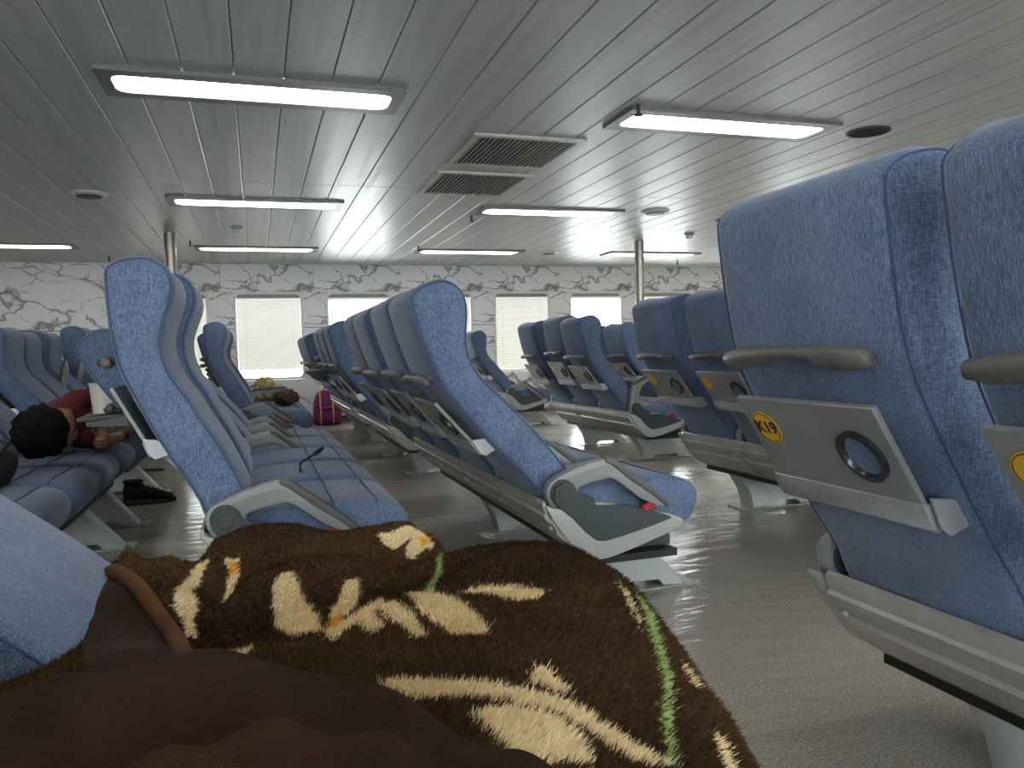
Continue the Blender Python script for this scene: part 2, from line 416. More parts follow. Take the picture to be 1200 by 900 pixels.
for ix in range(-1, 4):
    for iy in range(-2, 3):
        x = -0.615 + 2.525 * ix; y = 3.735 + 2.80 * iy
        if y < YF + 0.1 or x + LW > XR: continue
        lm = empty('ceiling_light', (x, y, HC - 0.003))
        link('frame', lfr_m, lm); link('diffuser', dif_m, lm)
        tag(lm, LL.get((ix, iy), 'ceiling light outside the picture, line %s position %s' % (['left', 'first', 'second', 'third', 'last'][ix + 1], ['rear', 'behind', 'near', 'middle', 'far'][iy + 2])), 'ceiling light', 'fluorescent ceiling lights')
# vents
def vent(x0, x1, y0, y1, label):
    v = empty('ceiling_vent', (x0, y0, HC - 0.003)); w, d = x1 - x0, y1 - y0
    o = [(0, 0), (w, 0), (w, d), (0, d)]; t = 0.045; i = [(t, t), (w - t, t), (w - t, d - t), (t, d - t)]
    m = MB(); m.loops([[(x, y, 0) for x, y in o], [(x, y, -0.014) for x, y in o], [(x, y, -0.014) for x, y in i], [(x, y, -0.001) for x, y in i]], caps=False)
    link('frame', m.mesh('vent_frame', 'vent_metal'), v)
    link('backing', MB().box(t - 0.004, w - t + 0.004, t - 0.004, d - t + 0.004, -0.004, -0.001).mesh('vent_backing', 'dark_hole'), v)
    n = 20; sm = MB().box(0, 0.0065, t, d - t, -0.013, -0.004).mesh('slat', 'vent_metal')
    for k in range(n): link('slat', sm, v, (t + (w - 2 * t) * (k + 0.5) / n - 0.003, 0, 0))
    tag(v, label, 'vent', 'ceiling air vents')
vent(1.238, 1.94, 4.385, 5.13, 'larger slatted air vent in the ceiling, nearer of the two')
vent(1.238, 1.94, 5.335, 6.10, 'slatted air vent in the ceiling, farther of the two, across the plank joint')
# round speakers, dark opening, detectors, hooks
spk = MB().lathe([(0.0, -0.028), (0.07, -0.027), (0.115, -0.02), (0.13, -0.012), (0.135, 0.0)], 28).mesh('ceiling_speaker', 'white_plastic', smooth=True)
def speaker(x, y, label):
    e = empty('ceiling_speaker', (x, y, HC - 0.003)); link('housing', spk, e)
    link('grille', MB().lathe([(0.0, -0.031), (0.085, -0.029), (0.09, -0.024)], 24).mesh('grille', 'panel_edge', smooth=True), e)
    tag(e, label, 'ceiling speaker', 'round ceiling speakers')
speaker(-1.135, 6.56, 'round ceiling speaker at left above the marble wall')
speaker(3.56, 6.54, 'round pale ceiling speaker right of the middle lights, near the pole')
speaker(3.62, 9.48, 'small far round speaker between two distant ceiling lights')
hol = empty('ceiling_opening', (3.545, 3.86, HC - 0.003))
link('rim', MB().lathe([(0.125, 0.0), (0.125, -0.006), (0.112, -0.006), (0.112, 0.0)], 28).mesh('rim', 'black'), hol)
link('recess', MB().lathe([(0.0, -0.003), (0.112, -0.003), (0.112, -0.001)], 28).mesh('recess', 'dark_hole'), hol)
tag(hol, 'round black opening in the ceiling above the K19 seat', 'ceiling opening')
def detector(x, y, label):
    e = empty('smoke_detector', (x, y, HC - 0.003))
    link('base', MB().lathe([(0.055, 0), (0.055, -0.02), (0.04, -0.026)], 20).mesh('base', 'lip_grey', smooth=True), e)
    link('sensor', MB().lathe([(0.036, -0.024), (0.036, -0.05), (0.026, -0.062), (0.0, -0.064)], 20).mesh('sensor', 'white_plastic', smooth=True), e)
    tag(e, label, 'smoke detector', 'ceiling smoke detectors')
detector(-0.13, 8.0, 'small smoke detector between the left ceiling lights')
detector(4.64, 7.75, 'small smoke detector right of the right steel pole')
def hook(x, y, label):
    e = empty('sprinkler_head', (x, y, HC - 0.003))
    link('stem', MB().tube([(0, 0, 0), (0, 0, -0.05)], 0.009).mesh('stem', 'panel_edge'), e)
    link('deflector', MB().lathe([(0.004, -0.05), (0.024, -0.053), (0.024, -0.057), (0.004, -0.06)], 14).mesh('deflector', 'panel_edge'), e)
    tag(e, label, 'sprinkler', 'small ceiling sprinklers')
hook(1.93, 7.02, 'small dark sprinkler head below the smaller vent')
hook(1.93, 3.70, 'small sprinkler head at the corner of the bright right light')
hook(-1.62, 10.4, 'tiny sprinkler head above the left marble wall')
hook(-0.62, 9.0, 'tiny sprinkler head beside the far left ceiling light')
hook(5.9, 10.2, 'tiny dark sprinkler head above the far right windows')
hook(1.85, 9.1, 'tiny sprinkler head at the end of the far middle light')

# ------------------------------------------------------------------ seats
PZ = 0.447; SW = 0.56; AW = 0.05
K = 0.94
KX = 1.0
FRONT = [(.075, .02), (.042, .11), (-.006, .21), (-.07, .32), (-.105, .385), (-.146, .445), (-.171, .503), (-.179, .57), (-.164, .631), (-.143, .687), (-.135, .731), (-.140, .77), (-.154, .798), (-.181, .823), (-.216, .835), (-.266, .831), (-.303, .82)]
REAR = [(-.319, .795), (-.321, .75), (-.319, .70), (-.315, .633), (-.306, .55), (-.292, .478), (-.258, .394), (-.192, .257), (-.132, .145), (-.078, .058), (-.06, .0), (-.04, -.045), (.05, -.05)]
def smooth_poly(pts, it=1):
    for _ in range(it):
        out = []
        for i in range(len(pts)):
            a, b = pts[i], pts[(i + 1) % len(pts)]
            out += [(a[0] * .75 + b[0] * .25, a[1] * .75 + b[1] * .25), (a[0] * .25 + b[0] * .75, a[1] * .25 + b[1] * .75)]
        pts = out
    return pts
def inset(poly, d):
    n = len(poly); out = []
    area = sum(poly[i][0] * poly[(i + 1) % n][1] - poly[(i + 1) % n][0] * poly[i][1] for i in range(n))
    sg = 1 if area > 0 else -1
    for i in range(n):
        a, p, b = poly[i - 1], poly[i], poly[(i + 1) % n]
        tx, tz = b[0] - a[0], b[1] - a[1]; l = math.hypot(tx, tz) or 1
        out.append((p[0] - sg * tz / l * d, p[1] + sg * tx / l * d))
    return out
BACK = smooth_poly([(x * K + 0.010, z * K) for x, z in FRONT] + [(x * K - 0.008, z * K) for x, z in REAR])
BY0, BY1 = 0.080, 0.525
def slab(poly, y0, y1, dish=0.0, name='part', mat='blue_fabric', rnd=0.028, dishsel=None):
    prof = [(0.0, rnd), (0.006, rnd * 0.5), (0.016, rnd * 0.17), (rnd * 1.2, 0.0)]
    ys = [(y0 + t, d) for t, d in prof] + [((y0 + y1) / 2, -1)] + [(y1 - t, d) for t, d in reversed(prof)]
    rings = []
    for y, d in ys:
        if d < 0:
            r = []
            for (x, z), q in zip(poly, inset(poly, dish)):
                r.append(((q[0] if dishsel(x, z) else x), y, (q[1] if dishsel(x, z) else z)) if dishsel else (x, y, z))
            rings.append(r)
        else:
            rings.append([(x, y, z) for x, z in inset(poly, d)])
    return MB().loops(rings).mesh(name, mat, smooth='all')
nfr = lambda x, z: z > 0.15 and x > -0.02 - z * 0.30
back_m = slab(BACK, BY0, BY1, 0.012, 'backrest', 'blue_fabric', 0.026, nfr)
def piping_mesh(y):
    m = MB()
    pts = inset(BACK, 0.010)
    sel = [p for p in pts if p[1] > 0.0]
    m.tube([(x, y, z) for x, z in sel], 0.0019, 5)
    return m.mesh('piping', 'piping', smooth=True)
pip_ms = [piping_mesh(BY0 + 0.004), piping_mesh(BY1 - 0.004)]
# grab handle on the rear of the back: rounded bar with shaped ends
def handle_mesh():
    m = MB(); rings = []
    for t in np.linspace(0, 1, 25):
        y = 0.115 + 0.375 * t
        e = max(0.35, (1 - abs(2 * t - 1) ** 7)) ** 0.5
        rx = 0.022 * e; rz = (0.017 + 0.006 * math.cos(2 * math.pi * t)) * e
        cx = -0.318 - 0.004 * math.sin(math.pi * t); cz = 0.475 - 0.006 * math.cos(2 * math.pi * t)
        rings.append([(cx + rx * math.cos(a), y, cz + rz * math.sin(a)) for a in [2 * math.pi * k / 12 for k in range(12)]])
    m.loops(rings)
    for y in (0.17, 0.43): m.box(-0.31, -0.27, y - 0.018, y + 0.018, 0.461, 0.487)
    return m.mesh('grab_handle', 'handle', smooth='all')
hand_m = handle_mesh()
def button_mesh():
    m = MB(); n = 20
    m.loops([[(-0.338 - d, 0.185 + 0.034 * f * math.cos(2 * math.pi * k / n), 0.471 + 0.0125 * f * math.sin(2 * math.pi * k / n)) for k in range(n)] for d, f in ((0.0, 1.0), (0.0075, 1.0), (0.0085, 0.85))])
    return m.mesh('handle_button', 'arm_pad', smooth=True)
btn_m = button_mesh()
# fold-away tray panel on the rear: plate, lip, bracket, cup ring, sticker
PT, PB_ = Vector((-0.302, 0, 0.398)), Vector((-0.212, 0, 0.226))
PU = (PT - PB_).normalized(); PN = Vector((-PU.z, 0, PU.x))      # up the panel, outwards (to -x)
def pp(y, s, n=0.0):
    p = PB_ + PU * s + PN * n; return (p.x, y, p.z)
PL = (PT - PB_).length
def panel_mesh():
    m = MB()
    m.add([pp(0.125, 0, 0), pp(0.485, 0, 0), pp(0.485, PL, 0), pp(0.125, PL, 0), pp(0.125, 0, .012), pp(0.485, 0, .012), pp(0.485, PL, .012), pp(0.125, PL, .012)],
          [(0, 3, 2, 1), (4, 5, 6, 7), (0, 1, 5, 4), (1, 2, 6, 5), (2, 3, 7, 6), (3, 0, 4, 7)])
    return m.mesh('tray_panel', 'panel_grey', bevel=0.002, seg=1)
def lip_mesh():
    m = MB()
    q = lambda y, a, b: tuple(PB_ + PU * a + PN * b + Vector((0, y, 0)))
    o = [(0.012, 0.014), (-0.034, 0.020), (-0.046, 0.012), (-0.046, -0.006), (0.0, -0.006), (0.004, 0.0)]
    m.loops([[q(0.118, a, b) for a, b in o], [q(0.492, a, b) for a, b in o]])
    return m.mesh('tray_lip', 'lip_grey', bevel=0.002, seg=1)
def bracket_mesh(y):
    m = MB()
    o = [(0.022, 0.006), (0.0, -0.024), (-0.040, -0.066), (-0.062, -0.045), (-0.052, 0.006), (-0.03, 0.014)]
    q = lambda yy, a, b: tuple(PB_ + PU * a + PN * b + Vector((0, yy, 0)))
    m.loops([[q(y - 0.003, a, b) for a, b in o], [q(y + 0.005, a, b) for a, b in o]])
    return m.mesh('tray_bracket', 'lip_grey', bevel=0.0015, seg=1)
def ring_mesh():
    m = MB(); c = (0.20, 0.095); rings = []
    for r, n_ in ((0.050, .012), (0.050, .020), (0.041, .021), (0.037, .014), (0.037, .0125)):
        rings.append([pp(c[0] + r * math.cos(a), c[1] + r * math.sin(a), n_) for a in [2 * math.pi * k / 28 for k in range(28)]])
    m.loops(rings, caps=False); return m.mesh('cup_ring', 'ring', smooth=True)
def disc_mesh():
    m = MB(); c = (0.20, 0.095)
    m.add([pp(c[0] + 0.038 * math.cos(a), c[1] + 0.038 * math.sin(a), .0127) for a in [2 * math.pi * k / 28 for k in range(28)]], [tuple(range(28))])
    return m.mesh('cup_recess', 'blue_fabric')
def sticker_mesh():
    m = MB(); c = (0.432, 0.128); a_ = [2 * math.pi * k / 28 for k in range(28)]
    m.loops([[pp(c[0] + 0.037 * math.cos(a), c[1] + 0.036 * math.sin(a), n) for a in a_] for n in (.0120, .0132)])
    return m.mesh('number_sticker', 'yellow')
panel_m, lip_m, brk_m, ring_m, disc_m, stick_m = panel_mesh(), lip_mesh(), (bracket_mesh(0.106), bracket_mesh(0.502)), ring_mesh(), disc_mesh(), sticker_mesh()
def ring_line_mesh():
    m = MB(); c = (0.432, 0.128)
    pts = [pp(c[0] + 0.0335 * math.cos(a), c[1] + 0.0325 * math.sin(a), .0134) for a in [2 * math.pi * k / 28 for k in range(28)]]
    m.tube(pts, 0.0009, 4, closed=True); return m.mesh('sticker_border', 'ink')
line_m = ring_line_mesh()
# open tray: same plate swung out to horizontal behind the seat
tray_open_m = MB().box(-0.19, 0.0, 0.115, 0.485, -0.010, 0.010).mesh('tray_table', 'panel_edge', bevel=0.006)
tray_arm_m = [MB().prism([(-0.15, -0.012), (-0.15, -0.03), (0.05, -0.05), (0.06, 0.0)], a_, a_ + 0.012).mesh('tray_arm', 'panel_edge') for a_ in (0.10, 0.488)]
# cushion
CUSH = smooth_poly([(0.0, -.02), (.06, .0), (.16, .012), (.30, .016), (.42, .012), (.49, -.004), (.525, -.04), (.525, -.085), (.50, -.135), (.46, -.16), (.40, -.155), (.20, -.150), (.03, -.12), (-.01, -.07)])
cush_m = slab(CUSH, 0.060, 0.545, 0.010, 'cushion', 'blue_fabric', 0.024, lambda x, z: z > -0.02 and 0.02 < x < 0.40)
def seam_mesh():
    m = MB()
    top = [p for p in CUSH]
    def ztop(x):
        best = -9
        for i in range(len(top)):
            a, b = top[i], top[(i + 1) % len(top)]
            if (a[0] - x) * (b[0] - x) <= 0 and a[0] != b[0]:
                z = a[1] + (b[1] - a[1]) * (x - a[0]) / (b[0] - a[0]); best = max(best, z)
        return best
    for x in (0.30, 0.43):
        z = ztop(x)
        m.tube([(x, 0.064, z - 0.024), (x, 0.07, z - 0.006), (x, 0.10, z + 0.0005), (x, 0.30, z - 0.004 if x < .4 else z), (x, 0.505, z + 0.0005), (x, 0.535, z - 0.006), (x, 0.541, z - 0.024)], 0.003, 5)
    return m.mesh('seam', 'piping', smooth=True)
seam_m = seam_mesh()
# armrest: boomerang arm on a round hub, dark pad on the front limb
def arm_meshes():
    outer = [(-.05, -.02), (-.055, .01), (-.04, .035), (-.01, .052), (.045, .074), (.10, .089), (.149, .096), (.175, .09), (.25, .035), (.32, -.02), (.372, -.066), (.362, -.074)]
    inner = [(.33, -.07), (.27, -.040), (.205, .012), (.185, .026), (.165, .034), (.10, .024), (.056, .010), (.052, -.03), (.03, -.052), (-.02, -.052), (-.04, -.042)]
    a = MB().prism(outer + inner, 0.002, 0.046).mesh('armrest', 'arm_grey', bevel=0.006, angle=1.0)
    # recessed cheek on both faces
    ch = [(.0, .034), (.06, .058), (.14, .076), (.165, .072), (.20, .045), (.175, .046), (.15, .05), (.09, .04), (.03, .018)]
    c = MB().prism(ch, 0.0005, 0.0475).mesh('armrest_inlay', 'panel_grey')
    pad = [(.146, .100), (.176, .097), (.25, .042), (.32, -.013), (.378, -.066), (.368, -.078), (.31, -.030), (.24, .018), (.172, .074), (.150, .086)]
    p = MB().prism(pad, -0.003, 0.051).mesh('armrest_pad', 'arm_pad', bevel=0.005, angle=1.0)
    hub = MB(); n = 24
    hub.loops([[(r * math.cos(2 * math.pi * k / n), y, r * math.sin(2 * math.pi * k / n)) for k in range(n)] for r, y in ((0.036, -.004), (0.042, -.001), (0.042, 0.049), (0.036, 0.052))])
    h = hub.mesh('armrest_hub', 'pod_dark', bevel=0.002, seg=1)
    return a, c, p, h
arm_m, inlay_m, pad_m, hub_m = arm_meshes()
# end panel of a unit: pale shell, dark inset, red lever
POD = smooth_poly([(-.066, -.03), (-.05, -.062), (-.02, -.11), (.01, -.150), (.045, -.19), (.085, -.216), (.13, -.222), (.20, -.208), (.30, -.178), (.40, -.148), (.425, -.128), (.40, -.108), (.36, -.095), (.30, -.08), (.22, -.058), (.15, -.045), (.08, -.038), (.03, -.045), (-.03, -.05)])
PODIN = [(-.036, -.022), (-.03, .02), (.0, .036), (.03, .028), (.046, .0), (.10, -.022), (.105, -.044), (.20, -.052), (.30, -.078), (.365, -.102), (.375, -.110), (.30, -.130), (.20, -.152), (.135, -.163), (.105, -.158), (.068, -.128), (.025, -.08), (-.018, -.045)]
def pod_meshes(side):        # side -1: faces the near end, +1: faces the far end
    y0, y1 = (-0.014, 0.036) if side < 0 else (0.014, 0.064)
    a = MB().prism(POD, y0, y1).mesh('end_panel', 'pod_grey', bevel=0.007, angle=0.8)
    yi = (y0 - 0.004, y0 + 0.01) if side < 0 else (y1 - 0.01, y1 + 0.004)
    b = MB().prism(PODIN, *yi).mesh('inset_panel', 'pod_dark', bevel=0.002, seg=1, angle=0.8)
    hub = MB(); n = 20; yy = (yi[0] - 0.003, yi[1]) if side < 0 else (yi[0], yi[1] + 0.003)
    hub.loops([[(0.022 * math.cos(2 * math.pi * k / n), y, 0.022 * math.sin(2 * math.pi * k / n)) for k in range(n)] for y in yy])
    h = hub.mesh('pivot_cap', 'panel_edge', bevel=0.002, seg=1)
    r = MB().prism([(.262, -.062), (.276, -.082), (.318, -.072), (.312, -.058), (.29, -.05)], yi[0] - 0.004 if side < 0 else yi[0], yi[1] if side < 0 else yi[1] + 0.004).mesh('lever', 'red', bevel=0.003, seg=1)
    return a, b, h, r
podN, podF = pod_meshes(-1), pod_meshes(1)
# rear rail: curved pressed-metal panel with two ribs, one length per seat
RAIL = [(-.068, -.030), (-.066, -.045), (-.058, -.062), (-.064, -.070), (-.052, -.088), (-.036, -.098), (-.022, -.118), (-.024, -.130), (-.006, -.146), (.012, -.158), (.04, -.19), (.08, -.216), (.12, -.224)]
rail_in = [(x + .010, z + .008) for x, z in reversed(RAIL)]
rail_m = MB().prism(RAIL + rail_in, 0.004, SW - 0.004).mesh('rear_rail', 'rail', smooth=True)
def screw_mesh(y):
    m = MB()
    m.tube([(-.028, y, -.112), (-.036, y, -.118)], 0.009, 10)
    return m.mesh('screw', 'lip_grey')
screw_m = [screw_mesh(0.03), screw_mesh(SW - 0.02)]
beam_m = MB().box(.085, .40, 0.0, SW, -.240, -.216).mesh('beam', 'black')
under_m = MB().box(.10, .40, 0.05, SW - 0.01, -.212, -.14).mesh('seat_pan', 'panel_edge')
# pedestal: tapered foot with an arch opening, on a floor plate (origin on the floor)
def pedestal_mesh():
    m = MB(); zt = PZ - 0.240 * 1.055
    o = [(.11, zt), (.43, zt), (.59, .008), (.50, .008), (.488, .026), (.478, .034), (.295, .034), (.285, .026), (.27, .008), (.19, .008), (.165, .10)]
    def ring(y, d): return [(x, y, z) for x, z in inset(o, d)]
    m.loops([ring(-.062, 0.004), ring(-.057, 0), ring(.057, 0), ring(.062, 0.004)])
    m.box(.12, .425, -.066, .066, zt - .008, zt)
    return m.mesh('pedestal', 'pedestal', smooth=True)
ped_m = pedestal_mesh()
plate_m = MB().box(.11, .64, -.075, .075, 0.0, 0.008).mesh('floor_plate', 'rail', bevel=0.003, seg=1)
def text_mesh(s, size, name):
    cu = bpy.data.curves.new(name, 'FONT'); cu.body = s; cu.size = size; cu.align_x = 'CENTER'; cu.align_y = 'CENTER'; cu.extrude = 0.0004
    cu.offset = 0.0009
    o = bpy.data.objects.new(name, cu); COL.objects.link(o)
    me = bpy.data.meshes.new_from_object(o.evaluated_get(bpy.context.evaluated_depsgraph_get()))
    bpy.data.objects.remove(o); me.materials.clear(); me.materials.append(MAT['ink'])
    c = Vector(pp(0.432, 0.128, 0.0136))
    M = Matrix(((0, PU.x, PN.x, c.x), (-1, 0, 0, c.y), (0, PU.z, PN.z, c.z), (0, 0, 0, 1)))
    me.transform(M); return me

_sc = Matrix.Diagonal((1.055, 1, 1.055, 1))
for _m in [arm_m, inlay_m, pad_m, hub_m, *podN, *podF, rail_m, *screw_m, beam_m, under_m, cush_m, seam_m]: _m.transform(_sc)
def make_seat(x, y, recl, label, group, end_near=False, end_far=False, arm=0.0, arm_far=0.0, ped=False, tray=False, detail=True, text=None):
    s = tag(empty('ferry_seat', (x, y, 0)), label, 'seat', group)
    b = link('backrest', back_m, s, (0, 0, PZ), (0, -math.radians(recl), 0))
    for pm_ in pip_ms: link('piping', pm_, b)
    link('grab_handle', hand_m, b); link('handle_button', btn_m, b)
    for bm_ in brk_m: link('tray_bracket', bm_, b)
    if not tray:
        link('tray_panel', panel_m, b); link('tray_lip', lip_m, b); link('cup_ring', ring_m, b); link('cup_recess', disc_m, b)
        link('number_sticker', stick_m, b)
        if text: link('sticker_border', line_m, b); link('sticker_number', text_mesh(text, 0.037, 'sticker_number'), b)
    else:
        p = Vector((-0.275, 0, 0.415)); a = -math.radians(recl)
        link('tray_table', tray_open_m, b, tuple(p), (0, math.radians(recl) - math.radians(4), 0))
        for ta_ in tray_arm_m: link('tray_arm', ta_, b, tuple(p), (0, math.radians(recl) - math.radians(4), 0))
    c = link('cushion', cush_m, s, (0, 0, PZ))
    link('seam', seam_m, c)
    def one_arm(dy, ang):
        a = link('armrest', arm_m, s, (-0.05 if ang > 80 else 0, dy, PZ + (0.11 if ang > 80 else 0)), (0, -math.radians(ang), 0))
        link('armrest_inlay', inlay_m, a); link('armrest_pad', pad_m, a); link('armrest_hub', hub_m, a)
    one_arm(0, arm)
    if end_far: one_arm(SW, arm_far)
    for flag, dy, pm in ((end_near, 0, podN), (end_far, SW, podF)):
        if flag:
            e = link('end_panel', pm[0], s, (0, dy, PZ))
            link('inset_panel', pm[1], e); link('pivot_cap', pm[2], e); link('lever', pm[3], e)
    r = link('rear_rail', rail_m, s, (0, 0, PZ)); [link('screw', q_, r) for q_ in screw_m]
    link('beam', beam_m, s, (0, 0, PZ)); link('seat_pan', under_m, s, (0, 0, PZ))
    if ped:
        p = link('pedestal', ped_m, s, (0, SW * 0.55, 0)); link('floor_plate', plate_m, p)
    return s
ORD = ['nearest', 'second', 'third', 'fourth', 'fifth', 'sixth']
def unit(x, y0, recl, where, group, arms=None, trays=(), text=None, peds=None, skip_labels=None, arm_far=0.0):
    n = len(recl); out = []
    for i in range(n):
        st = 'upright' if recl[i] < 5 else 'reclined'
        lab = (skip_labels or {}).get(i) or '%s blue fabric seat, %s in %s' % (st, ORD[i], where)
        out.append(make_seat(x, y0 + i * SW, recl[i], lab, group, i == 0, i == n - 1, (arms or {}).get(i, 0.0), arm_far,
                   ped=(i in peds) if peds is not None else (i % 2 == 0 or (i == n - 1 and n % 2 == 0)), tray=i in trays, text=(text or {}).get(i)))
    return out
# left centre row (tall seat beside the blanket) and its continuation toward the windows
unit(-0.105, 2.44, [0, -2, 27, 14, 12], 'the left centre row beyond the blanket', 'seats of the left centre row', arms={1: 120, 2: 116}, trays=(2,),
     skip_labels={0: 'tall upright blue seat with its side to us, just beyond the blanket at left'})
unit(-0.105, 6.9, [0, 0, 10, 0], 'the left centre row in front of the closed blind', 'seats of the left centre row by the window', arms={1: 40, 2: 114})
# middle row
unit(0.945, 2.40, [14, 13, 14, 13], 'the middle row of seats', 'seats of the middle row', peds=(0, 2), 
     skip_labels={0: 'large reclined blue seat with pale end panel in the middle of the picture'})
unit(0.945, 5.65, [12, 12, 12], 'the middle row before the bright open window', 'far seats of the middle row', trays=(2,))
unit(0.945, 8.0, [3, 12, 12, 12], 'the middle row nearest the window wall', 'farthest seats of the middle row', trays=(0,))
# row right of the middle
unit(2.80, 5.50, [10, 5, 9], 'the right centre row of three', 'seats of the right centre row', arms={0: 62},
     skip_labels={0: 'reclined blue seat with raised armrest, front of the right centre row'})
unit(2.85, 8.8, [12, 14, 12], 'the right centre row by the window wall', 'far seats of the right centre row')
unit(3.85, 6.9, [12, 14], 'the row behind the right centre row', 'seats of the back right row', arms={0: 20})
# block on the right: the K row and the row ahead of it
unit(1.232, 0.285, [6, 4], 'the K row at the right edge', 'seats of the K row', text={1: 'K19', 0: 'K'}, peds=(0, 1),
     skip_labels={1: 'big blue seat back with yellow sticker reading K19', 0: 'blue seat back cut off by the right picture edge'})
unit(2.42, 1.80, [8, 8, 8, 8], 'the row ahead of seat K19', 'seats ahead of the K row', peds=(1, 3),
     skip_labels={3: 'blue seat back with grab handle seen left of K19, farthest in its row', 2: 'blue seat back partly hidden directly behind seat K19'})
unit(3.5, 2.7, [8, 8, 8, 8], 'the row two ahead of seat K19', 'seats two rows ahead of the K row', peds=(1, 3))
# left block
unit(-1.25, 2.85, [14, 14, 13, 12], 'the far left row where a person sleeps', 'seats of the far left row', arms={2: 115, 3: 115})
unit(-1.25, 5.65, [12, 14, 12, 0], 'the far left row beyond the sleeping person', 'seats of the far left row by the wall', arms={2: 115, 3: 115})
unit(-1.25, 8.75, [12, 12], 'the far left row close to the marble wall', 'last seats of the far left row', trays=(0,))
unit(-2.45, 4.3, [12, 14, 12, 12, 10, 12], 'the outermost row at the left edge', 'seats of the outermost left row')
# the photographer's own row
unit(-0.21, -0.22, [24, 22, 21], arms={2: -4}, where='the photographer row under the blanket', group='seats under the blanket',
     skip_labels={2: 'pale blue reclined seat back at the lower left beside the blanket'}, peds=(0, 2))

# ------------------------------------------------------------------ the plush blanket over the photographer's legs
BL_PTS = [[-0.249,1.397,0.585],[-0.22,1.456,0.6],[-0.146,1.381,0.6],[-0.086,1.495,0.6],[-0.028,1.517,0.61],[0.063,1.498,0.61],[0.165,1.435,0.61],[0.254,1.409,0.61],[0.283,1.341,0.6],[0.289,1.324,0.585],[-0.014,1.397,0.585],[0.124,1.345,0.59],[0.234,1.307,0.58],[-0.066,1.392,0.57],[-0.13,1.212,0.58],[-0.175,1.214,0.585],[-0.149,0.955,0.6],[-0.191,1.0,0.59],[-0.226,1.137,0.58],[-0.013,1.217,0.6],[0.05,1.257,0.605],[0.15,1.213,0.605],[0.177,1.173,0.595],[-0.085,1.194,0.555],[-0.071,1.047,0.545],[-0.064,1.316,0.555],[0.028,1.004,0.6],[0.086,0.965,0.61],[-0.013,0.9,0.6],[0.154,1.064,0.6],[0.203,1.013,0.62],[0.246,1.126,0.62],[0.294,1.088,0.635],[0.337,1.06,0.636],[0.377,1.026,0.635],[0.414,0.962,0.63],[0.422,0.9,0.625],[0.415,0.795,0.62],[0.393,0.683,0.61],[0.374,0.593,0.6],[0.348,0.517,0.59],[0.266,0.84,0.65],[0.309,0.701,0.65],[0.207,0.771,0.65],[0.136,0.777,0.64],[0.203,0.56,0.67],[0.285,0.579,0.65],[0.281,0.515,0.63],[0.147,0.471,0.68],[0.113,0.579,0.67],[0.06,0.688,0.65],[0.026,0.741,0.635],[0.11,0.42,0.69],[0.192,0.44,0.67],[0.325,0.505,0.605],[0.345,0.6,0.625],[0.364,0.698,0.635],[0.311,1.135,0.59],[0.329,1.182,0.485],[0.343,1.219,0.345],[0.357,1.106,0.591],[0.378,1.151,0.486],[0.394,1.188,0.346],[0.4,1.07,0.59],[0.424,1.114,0.485],[0.442,1.15,0.345],[0.441,1.004,0.585],[0.468,1.046,0.48],[0.49,1.08,0.34],[0.452,0.94,0.58],[0.481,0.981,0.475],[0.505,1.013,0.335],[0.448,0.832,0.575],[0.481,0.87,0.47],[0.508,0.9,0.33],[0.43,0.716,0.565],[0.468,0.75,0.46],[0.497,0.776,0.32],[0.415,0.621,0.555],[0.456,0.65,0.45],[0.489,0.672,0.31],[0.393,0.54,0.545],[0.437,0.562,0.44],[0.473,0.581,0.3],[-0.261,1.445,0.545],[-0.274,1.494,0.485],[-0.289,1.552,0.425],[-0.231,1.505,0.56],[-0.241,1.554,0.5],[-0.254,1.612,0.44],[-0.154,1.43,0.56],[-0.162,1.48,0.5],[-0.171,1.539,0.44],[-0.091,1.545,0.56],[-0.095,1.595,0.5],[-0.101,1.654,0.44],[-0.03,1.567,0.57],[-0.032,1.617,0.51],[-0.035,1.677,0.45],[0.065,1.548,0.57],[0.067,1.598,0.51],[0.069,1.658,0.45],[0.172,1.485,0.57],[0.178,1.534,0.51],[0.186,1.594,0.45],[0.265,1.458,0.57],[0.276,1.507,0.51],[0.289,1.565,0.45],[0.296,1.389,0.56],[0.309,1.438,0.5],[0.324,1.496,0.44],[-0.2,0.32,0.66],[-0.05,0.32,0.66],[0.1,0.32,0.66],[0.25,0.32,0.66],[0.33,0.4,0.6],[0.4,0.4,0.5],[0.44,0.4,0.36],[-0.32,0.7,0.56],[-0.32,1.0,0.56],[-0.32,1.3,0.56]]
